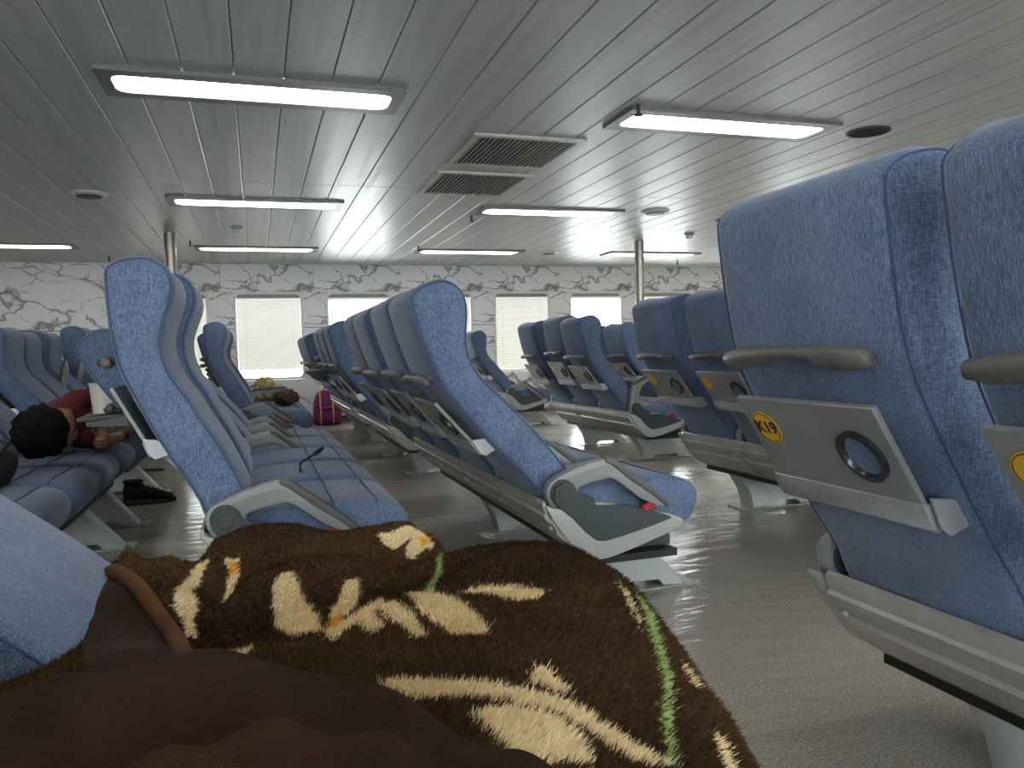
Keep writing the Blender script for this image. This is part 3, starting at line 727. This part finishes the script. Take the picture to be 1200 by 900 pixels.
BL_CREAM = [[[0.008,1.163],[0.021,1.199],[0.039,1.19],[0.046,1.134],[0.058,0.963],[0.057,0.869],[0.027,0.878],[0.011,0.97]],[[0.105,1.115],[0.125,1.111],[0.12,1.061],[0.097,0.916],[0.064,0.876],[0.075,0.979]],[[0.054,0.86],[0.079,0.883],[0.122,0.918],[0.137,0.941],[0.124,0.892],[0.084,0.846],[0.065,0.817]],[[0.157,0.948],[0.175,0.931],[0.192,0.866],[0.205,0.806],[0.205,0.732],[0.196,0.696],[0.178,0.698],[0.169,0.764],[0.158,0.835]],[[0.214,0.894],[0.237,0.88],[0.27,0.851],[0.287,0.798],[0.286,0.771],[0.266,0.755],[0.245,0.775],[0.231,0.84]],[[0.12,0.904],[0.141,0.883],[0.15,0.828],[0.15,0.737],[0.143,0.731],[0.133,0.809],[0.12,0.859]],[[0.097,0.874],[0.114,0.877],[0.117,0.82],[0.105,0.801],[0.095,0.822]],[[0.19,0.562],[0.203,0.579],[0.209,0.566],[0.21,0.534],[0.203,0.522],[0.191,0.537],[0.184,0.546]],[[0.079,0.609],[0.1,0.614],[0.121,0.585],[0.148,0.557],[0.172,0.529],[0.199,0.516],[0.214,0.49],[0.22,0.461],[0.228,0.442],[0.238,0.426],[0.204,0.416],[0.197,0.451],[0.181,0.485],[0.152,0.505],[0.126,0.524],[0.095,0.549]],[[0.121,0.49],[0.155,0.496],[0.179,0.479],[0.186,0.449],[0.175,0.408],[0.131,0.408],[0.125,0.436]],[[0.187,1.372],[0.25,1.387],[0.278,1.321],[0.252,1.31],[0.228,1.295],[0.229,1.322],[0.244,1.34],[0.197,1.343]],[[-0.129,1.261],[-0.103,1.41],[-0.09,1.427],[-0.099,1.343],[-0.11,1.27],[-0.095,1.22],[-0.099,1.165],[-0.09,1.114],[-0.102,1.103],[-0.113,1.161],[-0.126,1.194]],[[-0.067,1.415],[-0.044,1.404],[-0.041,1.365],[-0.061,1.251],[-0.07,1.268],[-0.057,1.369]],[[-0.06,0.879],[-0.05,0.9],[-0.013,0.902],[-0.041,0.831],[-0.053,0.834]],[[0.371,0.793],[0.373,0.764],[0.362,0.717],[0.349,0.684],[0.358,0.715],[0.364,0.756]],[[0.397,0.714]],[[0.378,0.661],[0.376,0.638],[0.375,0.619],[0.361,0.61],[0.362,0.628]],[[0.338,0.543],[0.352,0.548],[0.34,0.516],[0.336,0.505],[0.316,0.488],[0.33,0.521]]]
BL_ORANGE = [[[0.279,1.332],[0.258,1.318],[0.249,1.338]],[[0.063,0.894],[0.083,0.928],[0.08,0.881],[0.063,0.859]],[[-0.055,1.4],[-0.043,1.39],[-0.046,1.363],[-0.057,1.362]]]
BL_GREEN = [[[0.29,1.319],[0.225,1.015],[0.187,0.911],[0.181,0.926],[0.222,1.046]],[[0.393,0.785],[0.394,0.746],[0.351,0.646],[0.326,0.588],[0.291,0.527],[0.233,0.417],[0.226,0.415],[0.283,0.525],[0.314,0.581],[0.338,0.638],[0.369,0.713]]]
BL_HEM = [[-0.236,1.357],[-0.204,1.302],[-0.169,1.214],[-0.141,1.153],[-0.113,1.074],[-0.074,0.838]]
BL_FLAP = [[-0.236,1.357],[-0.204,1.302],[-0.169,1.214],[-0.141,1.153],[-0.113,1.074],[-0.074,0.838],[-0.127,0.853],[-0.175,0.885],[-0.213,1.037],[-0.238,1.178],[-0.251,1.304]]

def rbf_fit(p):
    n = len(p); r = np.hypot(p[:, None, 0] - p[None, :, 0], p[:, None, 1] - p[None, :, 1])
    A = np.zeros((n + 3, n + 3)); A[:n, :n] = r + np.eye(n) * .004; A[:n, n] = 1; A[:n, n + 1:n + 3] = p[:, :2]; A[n:, :n] = A[:n, n:].T
    b = np.zeros(n + 3); b[:n] = p[:, 2]; return np.linalg.solve(A, b)
bp_ = np.array(BL_PTS); bc_ = rbf_fit(bp_)
def bheight(x, y):
    n = len(bp_); r = np.hypot(x[..., None] - bp_[:, 0], y[..., None] - bp_[:, 1])
    return r @ bc_[:n] + bc_[n] + bc_[n + 1] * x + bc_[n + 2] * y
def wrinkle(x, y):
    w = 0.0045 * np.sin(17 * x + 9 * y + 2.0 * np.sin(5 * y)) * np.sin(6 * x - 13 * y)
    w += 0.003 * np.sin(38 * (x * 0.6 + y * 0.8) + 3 * np.sin(7 * x)) * (0.5 + 0.5 * np.sin(9 * y + 4 * x))
    def crease(x0, y0, x1, y1, d, wd):
        dx, dy = x1 - x0, y1 - y0; l2 = dx * dx + dy * dy
        t = np.clip(((x - x0) * dx + (y - y0) * dy) / l2, 0, 1)
        q = np.hypot(x - x0 - t * dx, y - y0 - t * dy)
        return -d * np.exp(-(q / wd) ** 2)
    w += crease(0.10, 1.02, 0.33, 0.74, 0.014, 0.012) + crease(0.0, 0.86, 0.25, 0.66, 0.014, 0.012) + crease(-0.02, 1.0, 0.10, 0.99, 0.012, 0.014) + crease(0.2, 1.05, 0.36, 0.98, 0.008, 0.012)
    w += crease(0.16, 1.22, 0.22, 1.36, 0.018, 0.02) + crease(-0.03, 1.35, 0.20, 1.28, 0.014, 0.02)
    w += crease(-0.07, 1.30, -0.05, 0.95, 0.02, 0.025) + crease(0.30, 0.95, 0.44, 0.72, -0.006, 0.02)
    return w
def inpoly(x, y, poly):
    c = np.zeros(x.shape, bool); n = len(poly)
    for i in range(n):
        (x0, y0), (x1, y1) = poly[i], poly[(i + 1) % n]
        if y0 == y1: continue
        c ^= ((y0 > y) != (y1 > y)) & (x < (x1 - x0) * (y - y0) / (y1 - y0) + x0)
    return c
rng = np.random.default_rng(3)
def bcolor(x, y, jit=0.0):
    xj = x + rng.normal(0, 1, x.shape) * jit; yj = y + rng.normal(0, 1, x.shape) * jit
    col = np.zeros(x.shape + (3,)); v = rng.uniform(0.75, 1.25, x.shape)
    tone = 0.5 + 0.5 * np.sin(9 * x + 5 * y) * np.sin(7 * y - 4 * x)
    base = np.array(lin((56, 36, 20))[:3]); hi = np.array(lin((112, 84, 50))[:3])
    col[:] = base + (hi - base) * (0.45 * tone * v)[..., None]
    cream = np.array(lin((232, 212, 170))[:3])
    for poly, c in [(p, cream) for p in BL_CREAM] + [(p, np.array(lin((228, 166, 66))[:3])) for p in BL_ORANGE] + [(p, np.array(lin((158, 182, 118))[:3])) for p in BL_GREEN]:
        if len(poly) < 3: continue
        m = inpoly(xj, yj, poly); col[m] = c * v[m][..., None] ** 0.5
    m = inpoly(x, y, BL_FLAP); col[m] = np.array(lin((40, 24, 14))[:3])
    return np.clip(col, 0, 1)
def color_mat(name, rough, sheen):
    m, t, b = newmat(name)
    a = t.nodes.new('ShaderNodeAttribute'); a.attribute_name = 'print'
    t.links.new(a.outputs['Color'], b.inputs['Base Color'])
    b.inputs['Roughness'].default_value = rough; b.inputs['Specular IOR Level'].default_value = 0.15
    b.inputs['Sheen Weight'].default_value = sheen; b.inputs['Sheen Roughness'].default_value = 0.35
    b.inputs['Sheen Tint'].default_value = (0.75, 0.6, 0.45, 1)
    n = t.nodes.new('ShaderNodeTexNoise'); n.inputs['Scale'].default_value = 260
    c = t.nodes.new('ShaderNodeTexCoord'); bp = t.nodes.new('ShaderNodeBump'); bp.inputs['Strength'].default_value = 0.5; bp.inputs['Distance'].default_value = 0.004
    t.links.new(c.outputs['Object'], n.inputs['Vector']); t.links.new(n.outputs[0], bp.inputs['Height']); t.links.new(bp.outputs[0], b.inputs['Normal'])
    return m
color_mat('plush', 0.9, 0.06); color_mat('plush_pile', 0.75, 0.1)
plain('plush_back', (50, 31, 19), 0.9, bump=0.5, bscale=320, var=0.22, vscale=11, spec=0.1)
plain('hem', (84, 56, 32), 0.85, bump=0.3, bscale=300, var=0.12, vscale=14, spec=0.15)
GX, GY = np.meshgrid(np.linspace(-0.33, 0.68, 250), np.linspace(0.30, 1.78, 360))
GZ = bheight(GX, GY) + wrinkle(GX, GY)
keep = GZ > 0.33
ny, nx_ = GX.shape
idx = np.arange(ny * nx_).reshape(ny, nx_)
q = np.stack([idx[:-1, :-1], idx[:-1, 1:], idx[1:, 1:], idx[1:, :-1]], -1).reshape(-1, 4)
kq = (keep[:-1, :-1] & keep[:-1, 1:] & keep[1:, 1:] & keep[1:, :-1]).reshape(-1)
q = q[kq]
used = np.unique(q); remap = -np.ones(ny * nx_, int); remap[used] = np.arange(len(used))
V = np.stack([GX, GY, GZ], -1).reshape(-1, 3)[used]; q = remap[q]
def np_mesh(name, V, F, mat, col=None, smooth=True):
    me = bpy.data.meshes.new(name); n, k = F.shape
    me.vertices.add(len(V)); me.vertices.foreach_set('co', V.astype(np.float32).ravel())
    me.loops.add(n * k); me.loops.foreach_set('vertex_index', F.astype(np.int32).ravel())
    me.polygons.add(n); me.polygons.foreach_set('loop_start', np.arange(0, n * k, k, dtype=np.int32))
    me.update(calc_edges=True); me.validate()
    if smooth: me.polygons.foreach_set('use_smooth', [True] * len(me.polygons))
    if col is not None:
        at = me.attributes.new('print', 'FLOAT_COLOR', 'POINT')
        at.data.foreach_set('color', np.concatenate([col, np.ones((len(col), 1))], 1).astype(np.float32).ravel())
    me.materials.append(MAT[mat]); return me
bl = tag(empty('plush_blanket', (0, 0, 0)), 'dark brown plush blanket with cream leaf print heaped in the foreground', 'blanket')
face = link('printed_face', np_mesh('printed_face', V, q, 'plush', bcolor(V[:, 0], V[:, 1], 0.0015)), bl)
so = face.modifiers.new('thick', 'SOLIDIFY'); so.thickness = 0.012; so.offset = -1
# pile: short leaning fibres
NP = 240000
px_ = rng.uniform(-0.31, 0.62, NP * 2); py_ = rng.uniform(0.32, 1.74, NP * 2)
pz_ = bheight(px_, py_) + wrinkle(px_, py_)
ok = (pz_ > 0.36) & ~inpoly(px_, py_, BL_FLAP)
ok &= rng.uniform(0, 1, NP * 2) < np.clip(1.25 - 0.55 * py_, 0.3, 1)
px_, py_, pz_ = px_[ok][:NP], py_[ok][:NP], pz_[ok][:NP]; n_ = len(px_)
e_ = 1e-3
gx = (bheight(px_ + e_, py_) - bheight(px_ - e_, py_)) / (2 * e_); gy = (bheight(px_, py_ + e_) - bheight(px_, py_ - e_)) / (2 * e_)
N_ = np.stack([-gx, -gy, np.ones(n_)], 1); N_ /= np.linalg.norm(N_, axis=1)[:, None]
lean = np.stack([0.55 + 0.35 * np.sin(6 * py_), -0.35 + 0.4 * np.sin(5 * px_ + 3 * py_), np.zeros(n_)], 1) + rng.normal(0, 0.30, (n_, 3))
D_ = N_ + 0.9 * lean; D_ /= np.linalg.norm(D_, axis=1)[:, None]
L_ = rng.uniform(0.0045, 0.0095, n_)[:, None]
side = np.cross(D_, rng.normal(0, 1, (n_, 3))); side /= np.linalg.norm(side, axis=1)[:, None]
B_ = np.stack([px_, py_, pz_], 1) - N_ * 0.001
hw = rng.uniform(0.0004, 0.0009, n_)[:, None]
PV = np.stack([B_ - side * hw, B_ + side * hw, B_ + D_ * L_], 1).reshape(-1, 3)
pc = bcolor(px_, py_, 0.0022); PC = np.repeat(pc, 3, axis=0)
pile = link('pile', np_mesh('pile', PV, np.arange(n_ * 3).reshape(-1, 3), 'plush_pile', PC, smooth=False), bl); pile['kind'] = 'stuff'
# turned-back corner: rolled hem
hz_ = [(x, y, float(bheight(np.array(x), np.array(y)) + wrinkle(np.array(x), np.array(y))) + 0.006) for x, y in BL_HEM]
def resample(P, n):
    P = [Vector(p) for p in P]; out = []
    for k in range(n):
        t = k / (n - 1) * (len(P) - 1); i = min(int(t), len(P) - 2); f = t - i
        p0, p1, p2, p3 = P[max(i - 1, 0)], P[i], P[i + 1], P[min(i + 2, len(P) - 1)]
        out.append(0.5 * ((2 * p1) + (p2 - p0) * f + (2 * p0 - 5 * p1 + 4 * p2 - p3) * f * f + (3 * p1 - p0 - 3 * p2 + p3) * f ** 3))
    return out
hp = resample(hz_, 40)
link('hem', MB().tube(hp, [0.004 + 0.008 * min(1, k / 4) for k in range(40)], 10).mesh('hem', 'hem', smooth='all'), bl)
# near folds: plain reverse side turned up toward the camera
def fold(curve, zc, name, lift, centre, amp=0.006):
    P = resample([(x, y, zc) for x, y in curve], 60); rings = []
    for k, (o, dz) in enumerate([(-.075, -.15), (-.062, -.10), (-.046, -.055), (-.03, -.026), (-.014, -.008), (0, 0), (.02, .004), (.05, .008 + lift), (.09, .010 + lift), (.15, .006 + lift), (.24, -.03), (.32, -.10)]):
        r = []
        for i, p in enumerate(P):
            u = i / 59
            d = Vector((centre[0] - p.x, centre[1] - p.y, 0)).normalized()
            f = amp * math.sin(14 * u + 1.0 + o * 18) * max(0, min(1, (o + .05) * 10)) + 0.004 * math.sin(31 * u - o * 25)
            r.append(tuple(p + d * o + Vector((0, 0, dz + f))))
        rings.append(r)
    m = MB().loops(rings, caps=False, closed=False).mesh(name, 'plush_back', smooth='all')
    o_ = link(name, m, bl); s_ = o_.modifiers.new('thick', 'SOLIDIFY'); s_.thickness = 0.01; s_.offset = -1
    u_ = o_.modifiers.new('round', 'SUBSURF'); u_.levels = 1; u_.render_levels = 2
    return o_
fold([(-0.26, 0.40), (-0.20, 0.455), (-0.145, 0.505), (-0.122, 0.517), (-0.1, 0.521), (-0.067, 0.516), (-0.032, 0.495), (0.007, 0.475), (0.051, 0.434), (0.076, 0.393), (0.094, 0.356), (0.105, 0.324), (0.115, 0.28), (0.12, 0.2)], 0.739, 'turned_back_fold', 0.0, (-0.05, 0.10), 0.012)

fold([(-0.12, 0.30), (-0.075, 0.335), (-0.045, 0.352), (-0.02, 0.362), (0.012, 0.353), (0.042, 0.335), (0.062, 0.305), (0.072, 0.27), (0.075, 0.2)], 0.757, 'turned_back_fold', 0.0, (-0.02, 0.08), 0.003)
# ------------------------------------------------------------------ sleeping person on the far left row
plain('skin', (150, 104, 78), 0.55, var=0.06, vscale=12)
plain('shirt', (84, 20, 32), 0.85, bump=0.3, bscale=40, var=0.12)
plain('trousers', (172, 156, 128), 0.85, bump=0.3, bscale=30, var=0.08)
plain('hair', (12, 10, 10), 0.8, bump=0.9, bscale=160, spec=0.2)
def sleeping_person():
    J = {}; E = []
    def j(n, x, y, z, r, mat): J[n] = (x, y, z, r, mat)
    def e(*ns):
        for a, b in zip(ns, ns[1:]): E.append((a, b))
    j('pelvis', -.98, 5.12, .625, .135, 't'); j('waist', -.99, 4.92, .62, .125, 's'); j('chest', -.97, 4.66, .64, .150, 's'); j('collar', -.95, 4.42, .655, .115, 's')
    j('neck', -.93, 4.24, .635, .058, 'k'); j('jaw', -.905, 4.13, .625, .072, 'k'); j('head', -.90, 4.00, .625, .098, 'k'); j('crown', -.90, 3.90, .63, .085, 'k')
    e('pelvis', 'waist', 'chest', 'collar', 'neck', 'jaw', 'head', 'crown')
    j('nose', -.795, 4.055, .618, .016, 'k'); e('head', 'nose')
    # upper arm lies over the body, elbow out, forearm down to the cushion
    j('sh1', -.91, 4.44, .745, .062, 's'); j('sl1', -.86, 4.52, .765, .058, 's'); j('el1', -.78, 4.62, .745, .042, 'k'); j('fo1', -.765, 4.54, .66, .037, 'k'); j('wr1', -.76, 4.46, .585, .028, 'k'); j('pa1', -.77, 4.37, .55, .036, 'k')
    e('collar', 'sh1', 'sl1', 'el1', 'fo1', 'wr1', 'pa1')
    # lower arm reaches along the cushion edge and ends in a loose fist
    j('sh2', -.90, 4.46, .57, .06, 's'); j('sl2', -.83, 4.50, .545, .052, 's'); j('el2', -.765, 4.55, .532, .042, 'k'); j('fo2', -.75, 4.68, .53, .036, 'k'); j('wr2', -.745, 4.80, .528, .028, 'k'); j('pa2', -.742, 4.865, .53, .036, 'k')
    e('collar', 'sh2', 'sl2', 'el2', 'fo2', 'wr2', 'pa2')
    for k, (dz, l) in enumerate(((.024, .030), (.010, .034), (-.006, .032), (-.020, .026))):
        for t, (px, py, pz, sx_) in (('1', (-.77, 4.355, .55, -1)), ('2', (-.742, 4.865, .53, 1))):
            a, b, c = 'f%s%da' % (t, k), 'f%s%db' % (t, k), 'f%s%dc' % (t, k)
            j(a, px + .006, py + sx_ * (.014 + l), pz + dz, .0105, 'k'); j(b, px + .036, py + sx_ * (.016 + l * .8), pz + dz, .0098, 'k'); j(c, px + .040, py + sx_ * .006, pz + dz * .9, .009, 'k')
            e('pa' + t, a, b, c)
    for t, (px, py, pz, sx_) in (('1', (-.77, 4.355, .55, -1)), ('2', (-.742, 4.865, .53, 1))):
        j('t%sa' % t, px + .03, py - sx_ * .012, pz + .030, .012, 'k'); j('t%sb' % t, px + .046, py + sx_ * .014, pz + .026, .010, 'k'); e('pa' + t, 't%sa' % t, 't%sb' % t)
    # legs bent forward on the next seats
    for t, dz in (('1', .07), ('2', -.045)):
        j('hi' + t, -.95, 5.22, .635 + dz, .098, 't'); j('kn' + t, -.74, 5.58, .61 + dz, .068, 't'); j('ca' + t, -.84, 5.82, .595 + dz * .9, .058, 't'); j('an' + t, -.93, 6.02, .58 + dz * .8, .042, 't'); j('fo_' + t, -.83, 6.09, .575 + dz * .8, .036, 'k')
        e('pelvis', 'hi' + t, 'kn' + t, 'ca' + t, 'an' + t, 'fo_' + t)
    names = list(J); me = bpy.data.meshes.new('body'); me.from_pydata([J[n][:3] for n in names], [(names.index(a), names.index(b)) for a, b in E], [])
    o = link('body_tmp', me)
    sk = o.modifiers.new('skin', 'SKIN'); sk.use_smooth_shade = True
    ss = o.modifiers.new('sub', 'SUBSURF'); ss.levels = 2
    for i, n in enumerate(names):
        sv = me.skin_vertices[0].data[i]; sv.radius = (J[n][3], J[n][3]); sv.use_root = (n == 'pelvis')
    dg = bpy.context.evaluated_depsgraph_get(); dg.update()
    out = bpy.data.meshes.new_from_object(o.evaluated_get(dg)); bpy.data.objects.remove(o)
    out.materials.clear()
    for k in ('skin', 'shirt', 'trousers'): out.materials.append(MAT[k])
    seg = [(np.array(J[a][:3]), np.array(J[b][:3]), J[a][4], J[b][4]) for a, b in E]
    for p in out.polygons:
        c = np.array(p.center); best = (9, 'k')
        for a, b, ma, mb in seg:
            t = float(np.clip(np.dot(c - a, b - a) / np.dot(b - a, b - a), 0, 1)); d = np.linalg.norm(c - a - t * (b - a))
            if d < best[0]: best = (d, ma if t < 0.55 else mb)
        p.material_index = {'k': 0, 's': 1, 't': 2}[best[1]]; p.use_smooth = True
    r = empty('person', (-.95, 4.8, 0.465)); b = link('body', out, r, (.95, -4.8, -.49))
    # hair cap
    m = MB(); rings = []
    for i in range(25):
        a = math.pi * i / 24; y = -.14 * math.cos(a) ; rr = .108 * math.sin(a) + .002
        rings.append([(rr * math.cos(t) * 1.0, y, rr * math.sin(t) * 1.05) for t in [2 * math.pi * k / 40 for k in range(40)]])
    hair = link('hair', m.loops(rings).mesh('hair', 'hair', smooth='all'), b, (-.925, 3.945, .645), (0.05, 0.1, 0.15))
    md = hair.modifiers.new('tousle', 'DISPLACE'); tx = bpy.data.textures.new('tousle', 'CLOUDS'); tx.noise_scale = 0.03; md.texture = tx; md.strength = 0.055
    ear = MB().lathe([(0.0, 0), (.028, .004), (.032, .012), (.02, .016), (.0, .012)], 12).mesh('ear', 'skin', smooth='all')
    link('ear', ear, b, (-.885, 4.02, .72), (0, 0.2, 0))
    for dz in (.012, -.03):
        link('eye', MB().lathe([(0, 0), (.012, .002), (.0, .006)], 10).mesh('eye', 'hair', smooth='all'), b, (-.806, 4.015, .622 + dz * 1.3), (0, math.pi / 2, 0))
    link('mouth', MB().tube([(-.832, 4.108, .60), (-.822, 4.11, .62), (-.832, 4.108, .64)], .006, 6).mesh('mouth', 'shirt', smooth='all'), b)
    w = MB(); ctr = Vector((-.7615, 4.478, .602)); ax = Vector((.01, -.08, -.075)).normalized(); a1 = ax.cross(Vector((1, 0, 0))).normalized(); a2 = ax.cross(a1)
    w.tube([ctr + .034 * (math.cos(t) * a1 + math.sin(t) * a2) for t in [2 * math.pi * k / 20 for k in range(20)]], .007, 6, closed=True)
    link('watch_strap', w.mesh('watch_strap', 'lip_grey', smooth=True), b)
    wd = MB(); cc = ctr + Vector((.036, 0, .006)); wd.lathe([(0, 0), (.020, .0), (.020, .006), (.016, .009), (0, .009)], 18)
    link('watch_face', wd.mesh('watch_face', 'lip_grey', smooth=True), b, tuple(cc), (0, math.pi / 2 - .2, 0))
    tag(r, 'person in maroon shirt and khaki trousers asleep on their side across seats', 'person')
sleeping_person()

# ------------------------------------------------------------------ loose things
def blob(name, pts, r, mat, n=14):
    return MB().tube(pts, r, n).mesh(name, mat, smooth='all')
# black bag on the seat before the sleeper's head
bg_ = empty('black_bag', (-1.0, 3.33, .455)); bg_.scale = (.8, .8, .66)
m = MB(); rings = []
for i in range(13):
    a = math.pi * i / 12; z = .13 - .13 * math.cos(a); rr = .165 * math.sin(a) ** .6 + .003
    rings.append([(rr * math.cos(t) * (1 + .06 * math.sin(3 * t + i)), rr * 1.1 * math.sin(t), z + .008 * math.sin(2 * t + i)) for t in [2 * math.pi * k / 24 for k in range(24)]])
plain('black_cloth', (16, 16, 18), 0.8, bump=0.4, bscale=25)
link('pouch', m.loops(rings).mesh('pouch', 'black_cloth', smooth='all'), bg_)
link('strap', MB().tube([(.12, -.1, .20), (.16, -.06, .27), (.10, .02, .29), (.0, .06, .265)], .012, 8).mesh('strap', 'black', smooth='all'), bg_)
tag(bg_, 'rounded black bag lying on the seat by the sleeper head', 'bag')
# shoe
sh = empty('sneaker', (-.70, 5.53, 0), (0, 0, 0.12))
def ringx(x, w, z0, z1, n=12):
    return [(x, w * math.cos(2 * math.pi * k / n), (z0 + z1) / 2 + (z1 - z0) / 2 * math.sin(2 * math.pi * k / n)) for k in range(n)]
link('sole', MB().loops([[(x, w * s, z) for s, z in ((-1, 0), (1, 0), (1.02, h), (-1.02, h))] for x, w, h in ((-.15, .02, .035), (-.14, .036, .042), (-.05, .038, .036), (.06, .046, .03), (.13, .038, .03), (.165, .014, .032))]).mesh('sole', 'black', bevel=.004), sh)
link('upper', MB().loops([ringx(-.145, .022, .03, .10), ringx(-.135, .036, .02, .145), ringx(-.09, .04, .02, .150), ringx(-.05, .041, .02, .142), ringx(-.01, .042, .02, .118), ringx(.05, .044, .02, .092), ringx(.11, .038, .02, .07), ringx(.15, .02, .025, .052)]).mesh('upper', 'black_cloth', smooth='all'), sh)
link('collar', MB().tube([(-.135 + .05 * (1 - math.cos(t)), .032 * math.sin(t), .148) for t in [2 * math.pi * k / 18 for k in range(18)]], .012, 8, closed=True).mesh('collar', 'black_cloth', smooth='all'), sh)
for k in range(4):
    x = -.03 + .028 * k; z = .128 - .012 * k
    link('lace', MB().tube([(x, -.03, z - .012), (x + .006, 0, z + .004), (x, .03, z - .012)], .004, 6).mesh('lace', 'black', smooth='all'), sh)
tag(sh, 'single black sneaker standing on the floor beside the left aisle', 'shoe')
# paper bucket on the fold-down tray
bk = empty('paper_bucket', (-.645, 3.90, .655))
plain('paper', (206, 200, 188), 0.6)
link('cup', MB().lathe([(0.0, .004), (.050, 0.0), (.052, .004), (.068, .168), (.066, .168), (.050, .01), (0.0, .010)], 28).mesh('cup', 'paper', smooth=True), bk)
link('rim', MB().tube([(.068 * math.cos(t), .068 * math.sin(t), .169) for t in [2 * math.pi * k / 28 for k in range(28)]], .004, 8, closed=True).mesh('rim', 'paper', smooth=True), bk)
tag(bk, 'white paper bucket on the tray behind the leaning seat', 'bucket')
# backpack against the wall
bp = empty('backpack', (.88, 10.78, 0))
plain('magenta', (122, 22, 92), 0.7, bump=0.3, bscale=40, var=0.15); plain('lime', (196, 196, 74), 0.7)
m = MB(); rings = []
for z, w, d in ((0.0, .15, .10), (.02, .175, .13), (.15, .185, .14), (.30, .175, .13), (.40, .145, .11), (.45, .10, .08), (.465, .05, .04)):
    rings.append([(x, y, z) for x, y in rrect(-w, w, -d, d, min(w, d) * .6, 4)])
link('main_pack', m.loops(rings).mesh('main_pack', 'magenta', smooth='all'), bp)
m = MB(); rings = []
for z, w, d in ((.03, .11, .03), (.06, .13, .05), (.2, .13, .05), (.25, .11, .03)):
    rings.append([(x, y - .145, z) for x, y in rrect(-w, w, -d, d, d * .7, 3)])
link('pocket', m.loops(rings).mesh('pocket', 'magenta', smooth='all'), bp)
for x in (-.10, .06):
    link('strap', MB().tube([(x, -.06, .46), (x, -.125, .40), (x, -.155, .28), (x, -.205, .2), (x, -.20, .05), (x, -.12, .01)], .009, 6).mesh('strap', 'lime', smooth='all'), bp)
link('top_handle', MB().tube([(-.04, 0, .455), (-.03, 0, .495), (.03, 0, .495), (.04, 0, .455)], .01, 8).mesh('top_handle', 'black', smooth='all'), bp)
link('compression_strap', MB().tube([(-.18, -.05, .22), (-.135, -.17, .22), (0, -.203, .22), (.135, -.17, .22), (.18, -.05, .22)], .009, 6).mesh('compression_strap', 'black', smooth='all'), bp)
tag(bp, 'magenta backpack with yellow-green straps on the floor against the wall', 'backpack')
# yellow cloth and brown bundle on the window seats
yc = empty('yellow_cloth', (.07, 8.62, .465))
plain('yellow_cloth', (204, 190, 118), 0.85, bump=0.3, bscale=25, var=0.2, vscale=18)
m = MB(); rings = []
for i in range(9):
    a = math.pi * i / 8; z = .12 - .12 * math.cos(a); rr = .15 * math.sin(a) ** .7 + .003
    rings.append([(rr * .75 * math.cos(t) * (1 + .15 * math.sin(5 * t + i * .4)), rr * math.sin(t) * (1 + .1 * math.sin(4 * t)), z + .012 * math.sin(3 * t)) for t in [2 * math.pi * k / 24 for k in range(24)]])
link('folds', m.loops(rings).mesh('folds', 'yellow_cloth', smooth='all'), yc)
link('loose_end', blob('loose_end', [(-.03, -.05, .20), (.03, -.10, .21), (.10, -.13, .15), (.13, -.14, .06)], [.03, .05, .045, .02], 'yellow_cloth'), yc)
def crumple(o, s_, k_):
    o.modifiers.new('sub', 'SUBSURF').levels = 2; o.modifiers['sub'].render_levels = 2
    d_ = o.modifiers.new('crumple', 'DISPLACE'); x_ = bpy.data.textures.new('crumple', 'CLOUDS'); x_.noise_scale = k_; d_.texture = x_; d_.strength = s_
for c_ in yc.children: crumple(c_, .07, .06)
tag(yc, 'yellow cloth bundle on a seat below the closed window blind', 'cloth')
bb = empty('brown_bundle', (.26, 7.80, .462))
plain('brown_cloth', (74, 46, 38), 0.8, bump=0.5, bscale=22, var=0.3, vscale=14)
m = MB(); rings = []
for i in range(9):
    a = math.pi * i / 8; y = -.17 * math.cos(a); rr = .075 * math.sin(a) ** .7 + .002
    rings.append([(rr * 1.5 * math.cos(t), y, .072 + rr * .95 * math.sin(t) * (1 + .12 * math.sin(4 * t + i))) for t in [2 * math.pi * k / 20 for k in range(20)]])
link('roll', m.loops(rings).mesh('roll', 'brown_cloth', smooth='all'), bb)
link('tie', MB().tube([(.10 * math.cos(t), .02, .072 + .075 * math.sin(t)) for t in [2 * math.pi * k / 18 for k in range(18)]], .006, 6, closed=True).mesh('tie', 'black', smooth='all'), bb)
crumple(bb.children[0], .06, .05)
tag(bb, 'dark brown bundle on the seat under a half-raised armrest', 'bundle')
# black cable end sticking up from a cushion
cb = empty('black_cable', (.15, 3.30, .462))
link('lead', MB().tube(resample([(0, -.10, .0), (.0, -.09, .035), (.03, -.03, .045), (.07, .05, .055)], 16), .005, 8).mesh('lead', 'black', smooth='all'), cb)
link('plug', MB().tube([(.065, .04, .054), (.085, .085, .060), (.10, .12, .066)], [.008, .011, .010], 10).mesh('plug', 'black', smooth='all'), cb)
tag(cb, 'thin black cable with plug lying on a blue seat cushion', 'cable')
# scrap of thread on the floor
sc_ = []
for k in range(26): sc_.append((.035 * math.sin(k * 1.9), .035 * math.cos(k * 1.3 + 1), .008 + .02 * abs(math.sin(k * .9))))
tag(link('thread_tangle', MB().tube(resample(sc_, 90), .0025, 5).mesh('thread_tangle', 'white_plastic', smooth='all'), None, (1.04, 3.67, 0)), 'small tangle of white thread on the floor of the middle aisle', 'thread')
